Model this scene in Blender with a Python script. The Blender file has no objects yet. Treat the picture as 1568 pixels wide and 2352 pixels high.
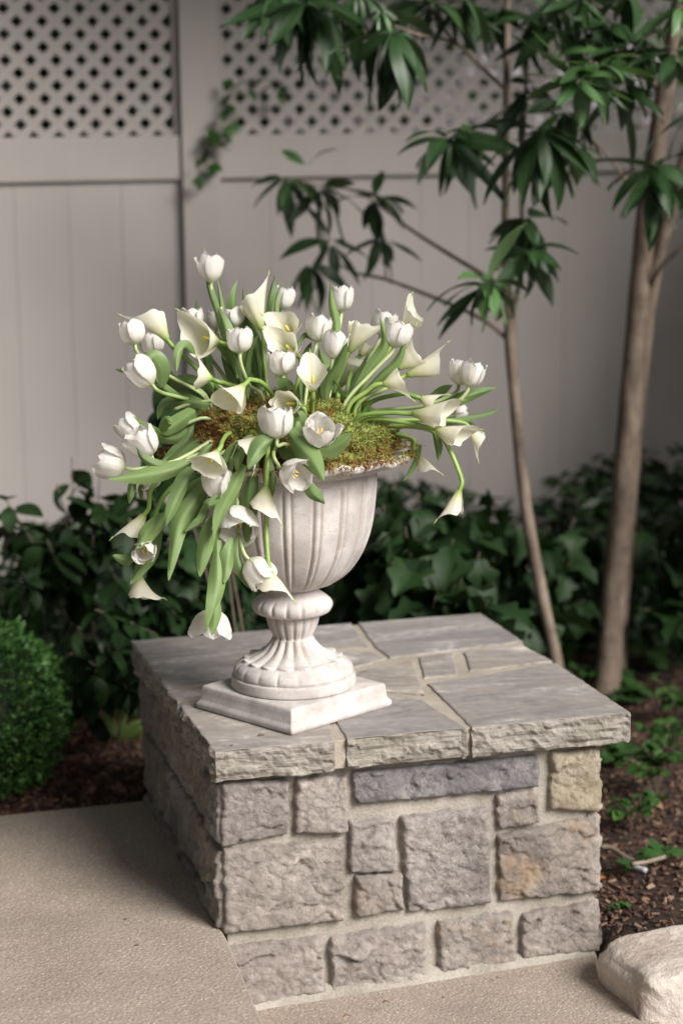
import bpy, math, random
import numpy as np
from mathutils import Vector, Matrix, noise, geometry
random.seed(7); np.random.seed(7)
PI = math.pi
S = bpy.context.scene
COL = S.collection

# ------------------------------------------------------------------ camera, sky, sun, exposure
def basis(yaw, pitch, roll):
    cy, sy, cp, sp = math.cos(yaw), math.sin(yaw), math.cos(pitch), math.sin(pitch)
    f = Vector((-sy*cp, cy*cp, -sp)); r = Vector((cy, sy, 0)); u = r.cross(f)
    c, s = math.cos(roll), math.sin(roll)
    return c*r+s*u, -s*r+c*u, f
CR, CU, CF = basis(-0.2764, 0.1897, -0.011)
CP = Vector((-0.7413, -3.4537, 1.1087))
FPX = 4735.5
cam = bpy.data.cameras.new('camera'); camo = bpy.data.objects.new('camera', cam); COL.objects.link(camo)
camo.matrix_world = Matrix(((CR.x, CU.x, -CF.x, CP.x), (CR.y, CU.y, -CF.y, CP.y), (CR.z, CU.z, -CF.z, CP.z), (0, 0, 0, 1)))
cam.sensor_fit = 'VERTICAL'; cam.sensor_height = 36; cam.lens = 36*FPX/2352
cam.clip_start = 0.1; cam.clip_end = 300
cam.dof.use_dof = True; cam.dof.focus_distance = 3.66; cam.dof.aperture_fstop = 2.25
S.camera = camo
W = bpy.data.worlds.new('World'); S.world = W; W.use_nodes = True
wn = W.node_tree
sky = wn.nodes.new('ShaderNodeTexSky'); sky.sky_type = 'NISHITA'; sky.sun_disc = False
SUN_EL, SUN_AZ = math.radians(36), math.radians(149)     # azimuth clockwise from +Y
sky.sun_elevation = SUN_EL; sky.sun_rotation = SUN_AZ
sky.dust_density = 3.0; sky.air_density = 1.0
hs_ = wn.nodes.new('ShaderNodeHueSaturation'); hs_.inputs['Saturation'].default_value = .35      # thin overcast: a paler sky
wn.links.new(sky.outputs[0], hs_.inputs['Color']); wn.links.new(hs_.outputs[0], wn.nodes['Background'].inputs[0])
wn.nodes['Background'].inputs[1].default_value = 0.05
sl = bpy.data.lights.new('sun', 'SUN'); sl.energy = 4.2; sl.angle = math.radians(30); sl.color = (1, .955, .915)
so = bpy.data.objects.new('sun', sl); COL.objects.link(so)
sd = Vector((math.sin(SUN_AZ)*math.cos(SUN_EL), math.cos(SUN_AZ)*math.cos(SUN_EL), math.sin(SUN_EL)))
so.rotation_euler = sd.to_track_quat('Z', 'Y').to_euler(); so.location = sd*8
S.view_settings.view_transform = 'Standard'; S.view_settings.look = 'None'
S.view_settings.exposure = 0.50; S.view_settings.gamma = 1; S.view_settings.use_curve_mapping = False

# a pixel of the 1568x2352 survey drawing -> a point of the place
def ray(x, y): return CF + CR*((x-784)/FPX) - CU*((y-1176)/FPX)
def at_depth(x, y, d): return CP + ray(x, y)*d
def at_y(x, y, Y): r = ray(x, y); return CP + r*((Y-CP.y)/r.y)
def at_z(x, y, Z): r = ray(x, y); return CP + r*((Z-CP.z)/r.z)

# ------------------------------------------------------------------ helpers
ORG = {}
def thing(name, label, cat, loc=(0, 0, 0), group=None):
    o = bpy.data.objects.new(name, None); COL.objects.link(o); o.location = loc
    o.empty_display_size = .05
    o['label'] = label; o['category'] = cat
    if group: o['group'] = group
    ORG[o.name] = Vector(loc); return o
def mesh_of(name, v, f, mat, smooth=True, uv=None):
    me = bpy.data.meshes.new(name); me.from_pydata([tuple(p) for p in v], [], f)
    if uv is not None:
        l = me.uv_layers.new(name='UVMap'); idx = np.empty(len(me.loops), dtype=np.int32)
        me.loops.foreach_get('vertex_index', idx)
        l.data.foreach_set('uv', np.array(uv, dtype=np.float32)[idx].ravel())
    if smooth: me.polygons.foreach_set('use_smooth', [True]*len(me.polygons))
    if mat: me.materials.append(mat)
    me.update(); return me
def part(name, v, f, mat, parent, smooth=True, uv=None, kind=None, label=None):
    og = ORG[parent.name]
    me = mesh_of(name, [(p[0]-og.x, p[1]-og.y, p[2]-og.z) for p in v], f, mat, smooth, uv)
    o = bpy.data.objects.new(name, me); COL.objects.link(o); o.parent = parent; ORG[o.name] = og   # child of a child shares the thing's origin
    if kind: o['kind'] = kind
    if label: o['label'] = label
    return o
def inst(name, me, M, parent):
    o = bpy.data.objects.new(name, me); COL.objects.link(o); o.parent = parent
    o.matrix_local = Matrix.Translation(-ORG[parent.name]) @ M; return o
def solo(name, v, f, mat, label=None, cat=None, kind=None, smooth=True, uv=None, loc=(0, 0, 0), group=None):
    L = Vector(loc); me = mesh_of(name, [(p[0]-L.x, p[1]-L.y, p[2]-L.z) for p in v], f, mat, smooth, uv)
    o = bpy.data.objects.new(name, me); COL.objects.link(o); o.location = L
    if label: o['label'] = label
    if cat: o['category'] = cat
    if kind: o['kind'] = kind
    if group: o['group'] = group
    ORG[o.name] = L; return o
def box(x0, x1, y0, y1, z0, z1):
    v = [(x, y, z) for x in (x0, x1) for y in (y0, y1) for z in (z0, z1)]
    return v, [(0, 1, 3, 2), (4, 6, 7, 5), (0, 4, 5, 1), (2, 3, 7, 6), (0, 2, 6, 4), (1, 5, 7, 3)]
def bev_box(x0, x1, y0, y1, z0, z1, b):
    import bmesh
    v, f = box(x0, x1, y0, y1, z0, z1)
    bm = bmesh.new(); vs = [bm.verts.new(p) for p in v]
    for q in f: bm.faces.new([vs[i] for i in q])
    bmesh.ops.bevel(bm, geom=list(bm.edges), offset=b, segments=2, affect='EDGES', profile=.5)
    bm.verts.index_update()
    V = [tuple(p.co) for p in bm.verts]; F = [tuple(q.index for q in p.verts) for p in bm.faces]
    bm.free(); return V, F
def catmull(P, n):
    P = [Vector(p) for p in P]
    if len(P) == 2: P = [P[0], (P[0]+P[1])/2, P[1]]
    Q = [2*P[0]-P[1]]+P+[2*P[-1]-P[-2]]; out = []; m = len(P)-1
    for i in range(n+1):
        t = i/n*m; k = min(int(t), m-1); t -= k
        a, b, c, d = Q[k:k+4]
        out.append(.5*((2*b)+(c-a)*t+(2*a-5*b+4*c-d)*t*t+(3*b-a-3*c+d)*t**3))
    return out
def tube(P, rad, sides=8, wob=0.0, cap=True):
    P = [Vector(p) for p in P]; n = len(P); v = []; f = []
    up = Vector((.31, .17, .93)); 
    T0 = (P[1]-P[0]).normalized(); N = T0.cross(up).normalized()
    for i, p in enumerate(P):
        T = (P[min(i+1, n-1)]-P[max(i-1, 0)]).normalized()
        N = (N-T*N.dot(T)).normalized(); B = T.cross(N)
        r = rad[i] if isinstance(rad, (list, tuple)) else rad
        for k in range(sides):
            a = 2*PI*k/sides
            rr = r*(1+wob*noise.noise(p*14+Vector((math.cos(a), math.sin(a), 0))*1.3))
            v.append(p+(N*math.cos(a)+B*math.sin(a))*rr)
    for i in range(n-1):
        for k in range(sides):
            a, b = i*sides+k, i*sides+(k+1) % sides; f.append((a, b, b+sides, a+sides))
    if cap:
        f.append(tuple(range(sides-1, -1, -1))); f.append(tuple((n-1)*sides+k for k in range(sides)))
    return v, f
def join(*VF):
    V = []; F = []
    for v, f in VF:
        o = len(V); V += list(v); F += [tuple(i+o for i in q) for q in f]
    return V, F

# ------------------------------------------------------------------ materials
class NM:
    def __init__(s, name):
        s.m = bpy.data.materials.new(name); s.m.use_nodes = True; s.t = s.m.node_tree; s.n = s.t.nodes; s.l = s.t.links
        s.b = s.n['Principled BSDF']; s.co = s.n.new('ShaderNodeTexCoord').outputs['Object']
        s.geo = s.n.new('ShaderNodeNewGeometry').outputs['Position']
    def set(s, k, v):
        i = s.b.inputs[k]
        if hasattr(v, 'is_linked') or isinstance(v, bpy.types.NodeSocket): s.l.new(v, i)
        else: i.default_value = v
    def noise(s, scale, detail=4, rough=.55, vec=None, dist=0):
        n = s.n.new('ShaderNodeTexNoise'); n.inputs['Scale'].default_value = scale; n.inputs['Detail'].default_value = detail
        n.inputs['Roughness'].default_value = rough; n.inputs['Distortion'].default_value = dist
        s.l.new(vec if vec is not None else s.geo, n.inputs['Vector']); return n.outputs['Fac']
    def vor(s, scale, feat='F1', out='Distance', vec=None):
        n = s.n.new('ShaderNodeTexVoronoi'); n.feature = feat; n.inputs['Scale'].default_value = scale
        s.l.new(vec if vec is not None else s.geo, n.inputs['Vector']); return n.outputs[out]
    def ramp(s, fac, stops):
        n = s.n.new('ShaderNodeValToRGB'); s.l.new(fac, n.inputs[0]); e = n.color_ramp.elements
        while len(e) < len(stops): e.new(.5)
        for q, (p, c) in zip(e, stops):
            q.position = p; q.color = (*c, 1) if not isinstance(c, (int, float)) else (c, c, c, 1)
        return n.outputs[0]
    def mix(s, fac, a, b, mode='MIX'):
        n = s.n.new('ShaderNodeMix'); n.data_type = 'RGBA'; n.blend_type = mode
        for i, q in ((0, fac), (6, a), (7, b)):
            if isinstance(q, bpy.types.NodeSocket): s.l.new(q, n.inputs[i])
            else: n.inputs[i].default_value = (*q, 1) if isinstance(q, tuple) else q
        return n.outputs[2]
    def math(s, op, a, b=0.0):
        n = s.n.new('ShaderNodeMath'); n.operation = op
        for i, q in ((0, a), (1, b)):
            if isinstance(q, bpy.types.NodeSocket): s.l.new(q, n.inputs[i])
            else: n.inputs[i].default_value = q
        return n.outputs[0]
    def bump(s, h, strength=.5, dist=.01, prev=None):
        n = s.n.new('ShaderNodeBump'); n.inputs['Strength'].default_value = strength; n.inputs['Distance'].default_value = dist
        s.l.new(h, n.inputs['Height'])
        if prev is not None: s.l.new(prev, n.inputs['Normal'])
        s.l.new(n.outputs[0], s.b.inputs['Normal']); return n.outputs[0]
    def scalevec(s, v, sc):
        n = s.n.new('ShaderNodeMapping'); n.inputs['Scale'].default_value = sc; s.l.new(v, n.inputs[0]); return n.outputs[0]
    def rnd(s):
        return s.n.new('ShaderNodeObjectInfo').outputs['Random']
    def isl(s):
        return s.n['Geometry'].outputs['Random Per Island']
    def uv(s):
        t = [q for q in s.n if q.bl_idname == 'ShaderNodeTexCoord'][0]
        sp = s.n.new('ShaderNodeSeparateXYZ'); s.l.new(t.outputs['UV'], sp.inputs[0]); return sp.outputs[0], sp.outputs[1]
    def translucent(s, col, fac):
        tr = s.n.new('ShaderNodeBsdfTranslucent'); mx = s.n.new('ShaderNodeMixShader'); mx.inputs[0].default_value = fac
        if isinstance(col, bpy.types.NodeSocket): s.l.new(col, tr.inputs[0])
        else: tr.inputs[0].default_value = (*col, 1)
        s.l.new(s.b.outputs[0], mx.inputs[1]); s.l.new(tr.outputs[0], mx.inputs[2])
        s.l.new(mx.outputs[0], s.n['Material Output'].inputs[0])

def stone_mat(name, c1, c2, c3=None, rust=0.0, bumpd=.006):
    k = NM(name); rn = k.rnd()
    a = k.noise(9, 6, .65, dist=.6); b = k.noise(45, 6, .7)
    f = k.math('ADD', k.math('MULTIPLY', a, .6), k.math('MULTIPLY', b, .4))
    col = k.ramp(f, [(.36, c1), (.56, c2), (.72, c3 or tuple(min(1, x*1.35) for x in c2))])
    hv = k.ramp(rn, [(0, (.90, .90, .91)), (.5, (1.05, 1.03, 1.0)), (1, (.98, .94, .89))])
    col = k.mix(1.0, col, hv, 'MULTIPLY')
    if rust:
        r = k.ramp(k.noise(14, 5, .6), [(.52, 0), (.68, 1)])
        col = k.mix(k.math('MULTIPLY', r, rust), col, (.37, .255, .155))
    ve = k.noise(30, 7, .7, dist=1.5); vein = k.ramp(k.math('ABSOLUTE', k.math('SUBTRACT', ve, .5)), [(0, .55), (.035, 0)])
    col = k.mix(k.math('MULTIPLY', vein, k.ramp(k.noise(8, 2), [(.45, 0), (.6, 1)])), col, (.55, .52, .48))
    k.set('Base Color', col); k.set('Roughness', .85)
    n1 = k.noise(60, 8, .75, dist=.8); n2 = k.noise(150, 5, .7)
    p = k.bump(n1, 1.0, bumpd*1.6); k.bump(n2, .7, bumpd*.6, p)
    return k.m
M_stone = stone_mat('wall_stone', (.19, .165, .152), (.375, .333, .31), (.66, .605, .57))
M_stone_l = stone_mat('pale_wall_stone', (.22, .197, .182), (.42, .382, .358), (.70, .65, .615))
M_stone_b = stone_mat('blue_wall_stone', (.125, .122, .135), (.225, .22, .235), (.42, .40, .395))
M_stone_r = stone_mat('rusty_wall_stone', (.19, .168, .155), (.365, .325, .298), (.62, .565, .52), rust=.7)
M_stone_y = stone_mat('yellow_wall_stone', (.26, .205, .14), (.40, .35, .255), (.54, .49, .39))
def flag_mat():
    k = NM('flagstone'); ro = k.n.new('ShaderNodeMapping'); ro.inputs['Rotation'].default_value = (0, 0, .45)
    ro.inputs['Scale'].default_value = (1.5, 4.2, 3); k.l.new(k.geo, ro.inputs[0]); v = ro.outputs[0]
    a = k.noise(1.7, 8, .7, v, dist=1.6); b = k.noise(50, 5, .6); c = k.noise(7, 3, .5)
    col = k.ramp(k.math('ADD', k.math('MULTIPLY', a, .75), k.math('MULTIPLY', b, .25)),
                 [(.38, (.19, .175, .167)), (.47, (.265, .248, .235)), (.54, (.335, .313, .295)), (.61, (.55, .515, .485))])
    col = k.mix(k.ramp(c, [(.45, 0), (.65, .5)]), col, (.30, .265, .225))
    rn = k.ramp(k.rnd(), [(0, (.82, .84, .88)), (1, (1.18, 1.12, 1.05))]); col = k.mix(1.0, col, rn, 'MULTIPLY')
    k.set('Base Color', col); k.set('Roughness', .7)
    p = k.bump(a, .5, .004); k.bump(b, .3, .002, p); return k.m
M_flag = flag_mat()
def flag_edge():
    k = NM('flagstone_broken_edge'); v = k.scalevec(k.geo, (5, 5, 26))
    a = k.noise(2.4, 8, .72, v, dist=.5); b = k.noise(55, 6, .7)
    moss = k.noise(5, 3, .5)
    col = k.ramp(k.math('ADD', k.math('MULTIPLY', a, .6), k.math('MULTIPLY', b, .4)),
                 [(.36, (.13, .113, .092)), (.48, (.31, .28, .245)), (.66, (.53, .49, .44))])
    col = k.mix(k.ramp(moss, [(.5, 0), (.7, .45)]), col, (.17, .16, .09))
    k.set('Base Color', col); k.set('Roughness', .9)
    p = k.bump(a, 1.0, .012); k.bump(b, .6, .005, p); return k.m
M_flag_edge = flag_edge()
def mortar_mat(name, c1, c2):
    k = NM(name); a = k.noise(180, 3, .7); b = k.noise(9, 4, .6)
    col = k.ramp(k.math('ADD', k.math('MULTIPLY', a, .4), k.math('MULTIPLY', b, .6)), [(.38, c1), (.62, c2)])
    k.set('Base Color', col); k.set('Roughness', .95); k.bump(a, .6, .003); return k.m
M_mortar = mortar_mat('wall_mortar', (.22, .198, .162), (.40, .365, .318))
M_mortar_t = mortar_mat('cap_mortar', (.30, .26, .215), (.43, .375, .31))
def concrete():
    k = NM('exposed_aggregate_concrete')
    v1 = k.vor(360, out='Color'); v2 = k.vor(150, out='Distance'); n = k.noise(4, 5, .6); fine = k.noise(500, 3, .6)
    sp = k.n.new('ShaderNodeSeparateColor'); k.l.new(v1, sp.inputs[0])
    col = k.ramp(sp.outputs[0], [(0, (.13, .10, .075)), (.08, (.25, .20, .16)), (.3, (.32, .262, .215)), (.6, (.36, .305, .255)), (.85, (.37, .285, .21)), (.93, (.45, .39, .33)), (1, (.72, .66, .58))])
    col = k.mix(.4, col, k.ramp(n, [(.35, (.24, .195, .16)), (.65, (.40, .335, .28))]))
    st = k.ramp(k.noise(1.6, 6, .65, dist=.5), [(.50, 0), (.68, .35)]); col = k.mix(st, col, (.17, .14, .115))
    k.set('Base Color', col); k.set('Roughness', .85); p = k.bump(v2, .4, .003); k.bump(fine, .3, .001, p); return k.m
M_conc = concrete()
def urn_mat():
    k = NM('cast_stone'); a = k.noise(14, 5, .6); sp = k.vor(230, out='Distance'); sp2 = k.noise(230, 2, .5); big = k.noise(5, 3, .5)
    col = k.ramp(a, [(.38, (.42, .385, .363)), (.60, (.585, .553, .532))])
    spots = k.math('MULTIPLY', k.ramp(sp, [(.18, 1), (.3, 0)]), k.ramp(k.noise(45, 2), [(.46, 0), (.60, .6)]))
    col = k.mix(spots, col, (.22, .15, .11))
    pointy = k.n.new('ShaderNodeNewGeometry').outputs['Pointiness']
    grime = k.ramp(pointy, [(.44, .75), (.5, 0)])
    col = k.mix(grime, col, (.36, .27, .2))  # brown grime gathered in the concave parts
    stv = k.scalevec(k.geo, (1, 1, .12)); col = k.mix(k.ramp(k.noise(26, 5, .65, stv), [(.52, 0), (.72, .25)]), col, (.36, .30, .26))
    k.set('Base Color', col); k.set('Roughness', .72); p = k.bump(sp2, .25, .002); k.bump(a, .25, .004, p); return k.m
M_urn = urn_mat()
def petal_mat():
    k = NM('tulip_petal'); u, v = k.uv()
    w = k.n.new('ShaderNodeTexNoise'); w.inputs['Scale'].default_value = 1; w.inputs['Detail'].default_value = 3
    cb = k.n.new('ShaderNodeCombineXYZ'); k.l.new(k.math('MULTIPLY', v, 22), cb.inputs[0]); k.l.new(k.math('MULTIPLY', u, 1.2), cb.inputs[1])
    k.l.new(k.rnd(), cb.inputs[2]); k.l.new(cb.outputs[0], w.inputs['Vector'])
    col = k.ramp(u, [(0, (.62, .68, .36)), (.10, (.80, .81, .66)), (.28, (.86, .84, .795)), (1, (.90, .88, .855))])
    col = k.mix(k.ramp(w.outputs[0], [(.36, .6), (.56, 0)]), col, (.66, .63, .60))
    k.set('Base Color', col); k.set('Roughness', .42); k.set('Specular IOR Level', .35)
    k.bump(w.outputs[0], .6, .0018); k.translucent(k.mix(.5, col, (.93, .90, .84)), .42); return k.m
M_petal = petal_mat()
def calla_mat():
    k = NM('calla_spathe'); u, v = k.uv()
    n = k.noise(60, 3, .5)
    col = k.ramp(u, [(0, (.30, .42, .10)), (.12, (.50, .58, .24)), (.32, (.74, .75, .52)), (.55, (.84, .815, .67)), (1, (.87, .845, .74))])
    vein = k.math('MULTIPLY', k.ramp(k.math('ABSOLUTE', v), [(0, .55), (.05, 0)]), k.ramp(u, [(.5, 1), (1, .3)]))
    col = k.mix(vein, col, (.45, .55, .20))
    k.set('Base Color', col); k.set('Roughness', .45); k.set('Specular IOR Level', .35); k.bump(n, .2, .002); k.translucent(k.mix(.4, col, (.93, .90, .74)), .42); return k.m
M_calla = calla_mat()
def tip_mat():
    k = NM('spathe_tip'); k.set('Base Color', (.34, .45, .12, 1)); k.set('Roughness', .5); return k.m
def stem_mat(name, c1, c2):
    k = NM(name); n = k.noise(25, 3, .5); f = k.math('ADD', k.math('MULTIPLY', n, .6), k.math('MULTIPLY', k.rnd(), .4))
    k.set('Base Color', k.ramp(f, [(.3, c1), (.7, c2)])); k.set('Roughness', .45); k.set('Subsurface Weight', .1); k.set('Subsurface Scale', .005); return k.m
M_stemt = stem_mat('tulip_stem', (.27, .36, .14), (.43, .50, .25))
M_stemc = stem_mat('calla_stem', (.15, .27, .055), (.27, .38, .10))
def leaf_mat(name, c1, c2, mid, back, trans=.25, rough=.45, vein=18, spec=.4, bd=.0012):
    k = NM(name); u, v = k.uv(); n = k.noise(18, 4, .6)
    w = k.n.new('ShaderNodeTexNoise'); w.inputs['Scale'].default_value = 1; w.inputs['Detail'].default_value = 2
    cb = k.n.new('ShaderNodeCombineXYZ'); k.l.new(k.math('MULTIPLY', v, vein), cb.inputs[0]); k.l.new(k.math('MULTIPLY', u, 1.5), cb.inputs[1])
    k.l.new(cb.outputs[0], w.inputs['Vector'])
    f = k.math('ADD', k.math('MULTIPLY', n, .4), k.math('MULTIPLY', w.outputs[0], .25)); f = k.math('ADD', f, k.math('MULTIPLY', k.rnd(), .35))
    col = k.ramp(f, [(.30, c1), (.70, c2)])
    col = k.mix(k.ramp(k.math('ABSOLUTE', v), [(0, .6), (.11, 0)]), col, mid)
    bf = k.n['Geometry'].outputs['Backfacing'] if 'Geometry' in k.n else k.n.new('ShaderNodeNewGeometry').outputs['Backfacing']
    col = k.mix(k.math('MULTIPLY', bf, .6), col, back)
    k.set('Base Color', col); k.set('Roughness', rough); k.set('Specular IOR Level', spec)
    k.bump(w.outputs[0], .5, bd)
    br = k.mix(1.0, col, (1.2, 1.5, .6), 'MULTIPLY'); k.translucent(br, trans); return k.m
M_tleaf = leaf_mat('tulip_leaf', (.040, .095, .022), (.200, .300, .095), (.27, .37, .14), (.21, .30, .12), .24, .36, 26)
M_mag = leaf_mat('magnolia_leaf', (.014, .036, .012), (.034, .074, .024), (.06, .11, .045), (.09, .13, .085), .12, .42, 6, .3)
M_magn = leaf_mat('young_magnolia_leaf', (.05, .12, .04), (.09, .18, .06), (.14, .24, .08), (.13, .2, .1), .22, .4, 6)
M_shrub = leaf_mat('shrub_leaf', (.006, .017, .005), (.019, .048, .012), (.026, .06, .017), (.024, .05, .018), .15, .55, 8, .25)  # leaf colour darkened to stand in for the shade over the bed
M_ivy = leaf_mat('ivy_leaf', (.02, .055, .014), (.042, .10, .024), (.08, .14, .055), (.055, .10, .035), .2, .4, 6)
M_lime = leaf_mat('hosta_shoot', (.15, .24, .04), (.26, .36, .08), (.30, .42, .10), (.25, .36, .1), .3, .45, 8)
M_gc = leaf_mat('groundcover_leaf', (.022, .065, .014), (.058, .13, .028), (.10, .19, .055), (.07, .14, .04), .25, .45, 6)
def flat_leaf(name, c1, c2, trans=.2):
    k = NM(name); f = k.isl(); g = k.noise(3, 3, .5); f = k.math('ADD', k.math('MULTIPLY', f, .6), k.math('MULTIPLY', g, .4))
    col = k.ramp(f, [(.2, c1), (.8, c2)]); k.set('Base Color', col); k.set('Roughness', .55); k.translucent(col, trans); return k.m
M_box = flat_leaf('boxwood_leaf', (.02, .085, .018), (.14, .31, .07))
M_far = flat_leaf('hedge_leaf', (.03, .07, .02), (.09, .17, .04))
def moss_mat():
    k = NM('dried_moss'); n = k.noise(13, 4, .6); i = k.isl()
    f = k.math('ADD', k.math('MULTIPLY', n, .8), k.math('MULTIPLY', i, .22))
    t = [q for q in k.n if q.bl_idname == 'ShaderNodeTexCoord'][0]
    sp = k.n.new('ShaderNodeSeparateXYZ'); k.l.new(k.geo, sp.inputs[0])
    # the mound is browner on its left half and round its hem
    g = k.n.new('ShaderNodeMapRange'); g.inputs[1].default_value = .05; g.inputs[2].default_value = .36; g.inputs[3].default_value = -.12; g.inputs[4].default_value = .11
    k.l.new(sp.outputs[0], g.inputs[0])
    h = k.n.new('ShaderNodeMapRange'); h.inputs[1].default_value = .48; h.inputs[2].default_value = .54; h.inputs[3].default_value = -.10; h.inputs[4].default_value = .03
    k.l.new(sp.outputs[2], h.inputs[0])
    f = k.math('ADD', f, k.math('ADD', g.outputs[0], h.outputs[0]))
    col = k.ramp(f, [(.28, (.05, .022, .01)), (.38, (.20, .075, .025)), (.46, (.33, .18, .05)), (.53, (.27, .25, .06)), (.68, (.21, .27, .06)), (.85, (.38, .42, .13))])
    k.set('Base Color', col); k.set('Roughness', .9); k.translucent(col, .15); return k.m
M_moss = moss_mat()
def bark_mat(name, c1, c2, c3):
    k = NM(name); v = k.scalevec(k.geo, (1, 1, .35)); a = k.noise(22, 6, .7, v); h = k.scalevec(k.geo, (1, 1, 3)); b = k.noise(14, 4, .6, h); c = k.noise(3, 3, .6)
    f = k.math('ADD', k.math('MULTIPLY', a, .65), k.math('MULTIPLY', b, .15)); f = k.math('ADD', f, k.math('MULTIPLY', c, .2))
    k.set('Base Color', k.ramp(f, [(.38, c1), (.5, c2), (.64, c3)])); k.set('Roughness', .85); p = k.bump(a, .7, .006); k.bump(b, .2, .003, p); return k.m
M_bark = bark_mat('smooth_bark', (.06, .042, .032), (.135, .10, .074), (.23, .185, .14))
M_twig = bark_mat('twig_bark', (.07, .05, .04), (.13, .10, .075), (.2, .16, .12))
def mulch_mat():
    k = NM('bark_mulch'); a = k.vor(55, out='Color'); b = k.noise(90, 5, .7); sp = k.n.new('ShaderNodeSeparateColor'); k.l.new(a, sp.inputs[0])
    col = k.ramp(k.math('ADD', k.math('MULTIPLY', sp.outputs[0], .5), k.math('MULTIPLY', b, .5)), [(.25, (.014, .008, .005)), (.5, (.04, .020, .013)), (.75, (.09, .048, .03))])
    k.set('Base Color', col); k.set('Roughness', .9); k.bump(b, 1, .02); return k.m
M_mulch = mulch_mat()
def chip_mat():
    k = NM('mulch_chip'); k.set('Base Color', k.ramp(k.isl(), [(0, (.03, .014, .008)), (.5, (.085, .04, .024)), (.85, (.15, .08, .05)), (1, (.26, .18, .12))])); k.set('Roughness', .85); return k.m
M_chip = chip_mat()
def vinyl_mat(name='tan_vinyl', tint=(.352, .322, .303)):
    k = NM(name); a = k.noise(1.3, 4, .6); v = k.scalevec(k.geo, (1, 1, .25)); b = k.noise(12, 4, .6, v)
    col = k.ramp(k.math('ADD', k.math('MULTIPLY', a, .6), k.math('MULTIPLY', b, .4)), [(.3, tuple(x*.92 for x in tint)), (.7, tuple(x*1.05 for x in tint))])
    k.set('Base Color', col); k.set('Roughness', .5); k.set('Specular IOR Level', .35); return k.m
M_vinyl = vinyl_mat()
def plain(name, c, r=.6):
    k = NM(name); n = k.noise(20, 4, .6); k.set('Base Color', k.ramp(n, [(.3, tuple(x*.85 for x in c)), (.7, tuple(min(1, x*1.1) for x in c))])); k.set('Roughness', r); return k.m
M_yellow = plain('stamen_yellow', (.75, .55, .16)); M_pist = plain('pistil_green', (.60, .62, .25)); M_spad = plain('spadix_yellow', (.72, .55, .12))
M_deb = plain('dry_debris', (.16, .07, .035)); M_orange = plain('fallen_leaf', (.36, .12, .04)); M_stick = plain('weathered_stick', (.22, .17, .13))
def boulder_mat():
    k = NM('pale_limestone'); a = k.noise(9, 6, .65); b = k.noise(60, 5, .7)
    k.set('Base Color', k.ramp(k.math('ADD', k.math('MULTIPLY', a, .7), k.math('MULTIPLY', b, .3)), [(.34, (.33, .26, .21)), (.48, (.50, .43, .37)), (.6, (.60, .54, .48))])); k.set('Roughness', .85)
    p = k.bump(a, .8, .02); k.bump(b, .5, .004, p); return k.m
M_boulder = boulder_mat()
M_house = plain('pale_stucco', (.36, .33, .37)); M_lawn = plain('lawn', (.05, .1, .03), .9)

# ------------------------------------------------------------------ ground
solo('lawn', [(-60, 2.6, -.47), (60, 2.6, -.47), (60, 120, -.47), (-60, 120, -.47)], [(0, 1, 2, 3)], M_lawn, kind='structure')
def bed_z(x, y):
    t = min(1, max(0, (x-.1)/.7)); z = -.375*(1-t)-.425*t
    if y < .7 and x > .7: z -= .01
    return z + .018*noise.noise(Vector((x*4, y*4, 3)))
n = 90; V = []; F = []
for j in range(n+1):
    for i in range(n+1):
        x = -3.2+i*7.2/n; y = -.62+j*3.2/n
        z = bed_z(x, y)
        if x < .76 and y < .86: z = -.56
        if y < -.28: z = min(z, -.50+.01*noise.noise(Vector((x*9, y*9, 0))))
        V.append((x, y, z))
for j in range(n):
    for i in range(n): a = j*(n+1)+i; F.append((a, a+1, a+n+2, a+n+1))
solo('mulch_bed', V, F, M_mulch, kind='structure')
# concrete landing (upper level) and step (lower level)
def slab_poly(pts, ztop, zbot, b=.006):
    n = len(pts); c = Vector((sum(p[0] for p in pts)/n, sum(p[1] for p in pts)/n)); V = []; F = []
    zt = ztop if callable(ztop) else (lambda x, y: ztop)
    cc = lambda p, d: (p[0]+(c.x-p[0])*d/ (Vector(p)-c).length, p[1]+(c.y-p[1])*d/(Vector(p)-c).length)
    rings = [(b, 0), (b*.3, b*.3), (0, b), (0, None)]
    for d, dz in rings:
        for p in pts:
            q = cc(p, d); V.append((q[0], q[1], zbot if dz is None else zt(*q)-dz))
    F.append(tuple(range(n)))
    for r in range(3):
        for i in range(n): a, b2 = r*n+i, r*n+(i+1) % n; F.append((a, a+n, b2+n, b2))
    return V, F
v, f = slab_poly([(-2.5, -4.6), (-.262, -4.6), (-.0115, -.40), (.0125, .0), (.0135, .80), (-2.5, .803)], -.352, -.62)
solo('landing', v, f, M_conc, kind='structure', smooth=False)
v, f = slab_poly([(-.35, -4.6), (.70, -4.6), (.731, -.292), (.737, .033), (-.1, .034)], lambda x, y: -.508+.034*x, -.70)
solo('step', v, f, M_conc, kind='structure', smooth=False)

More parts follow.
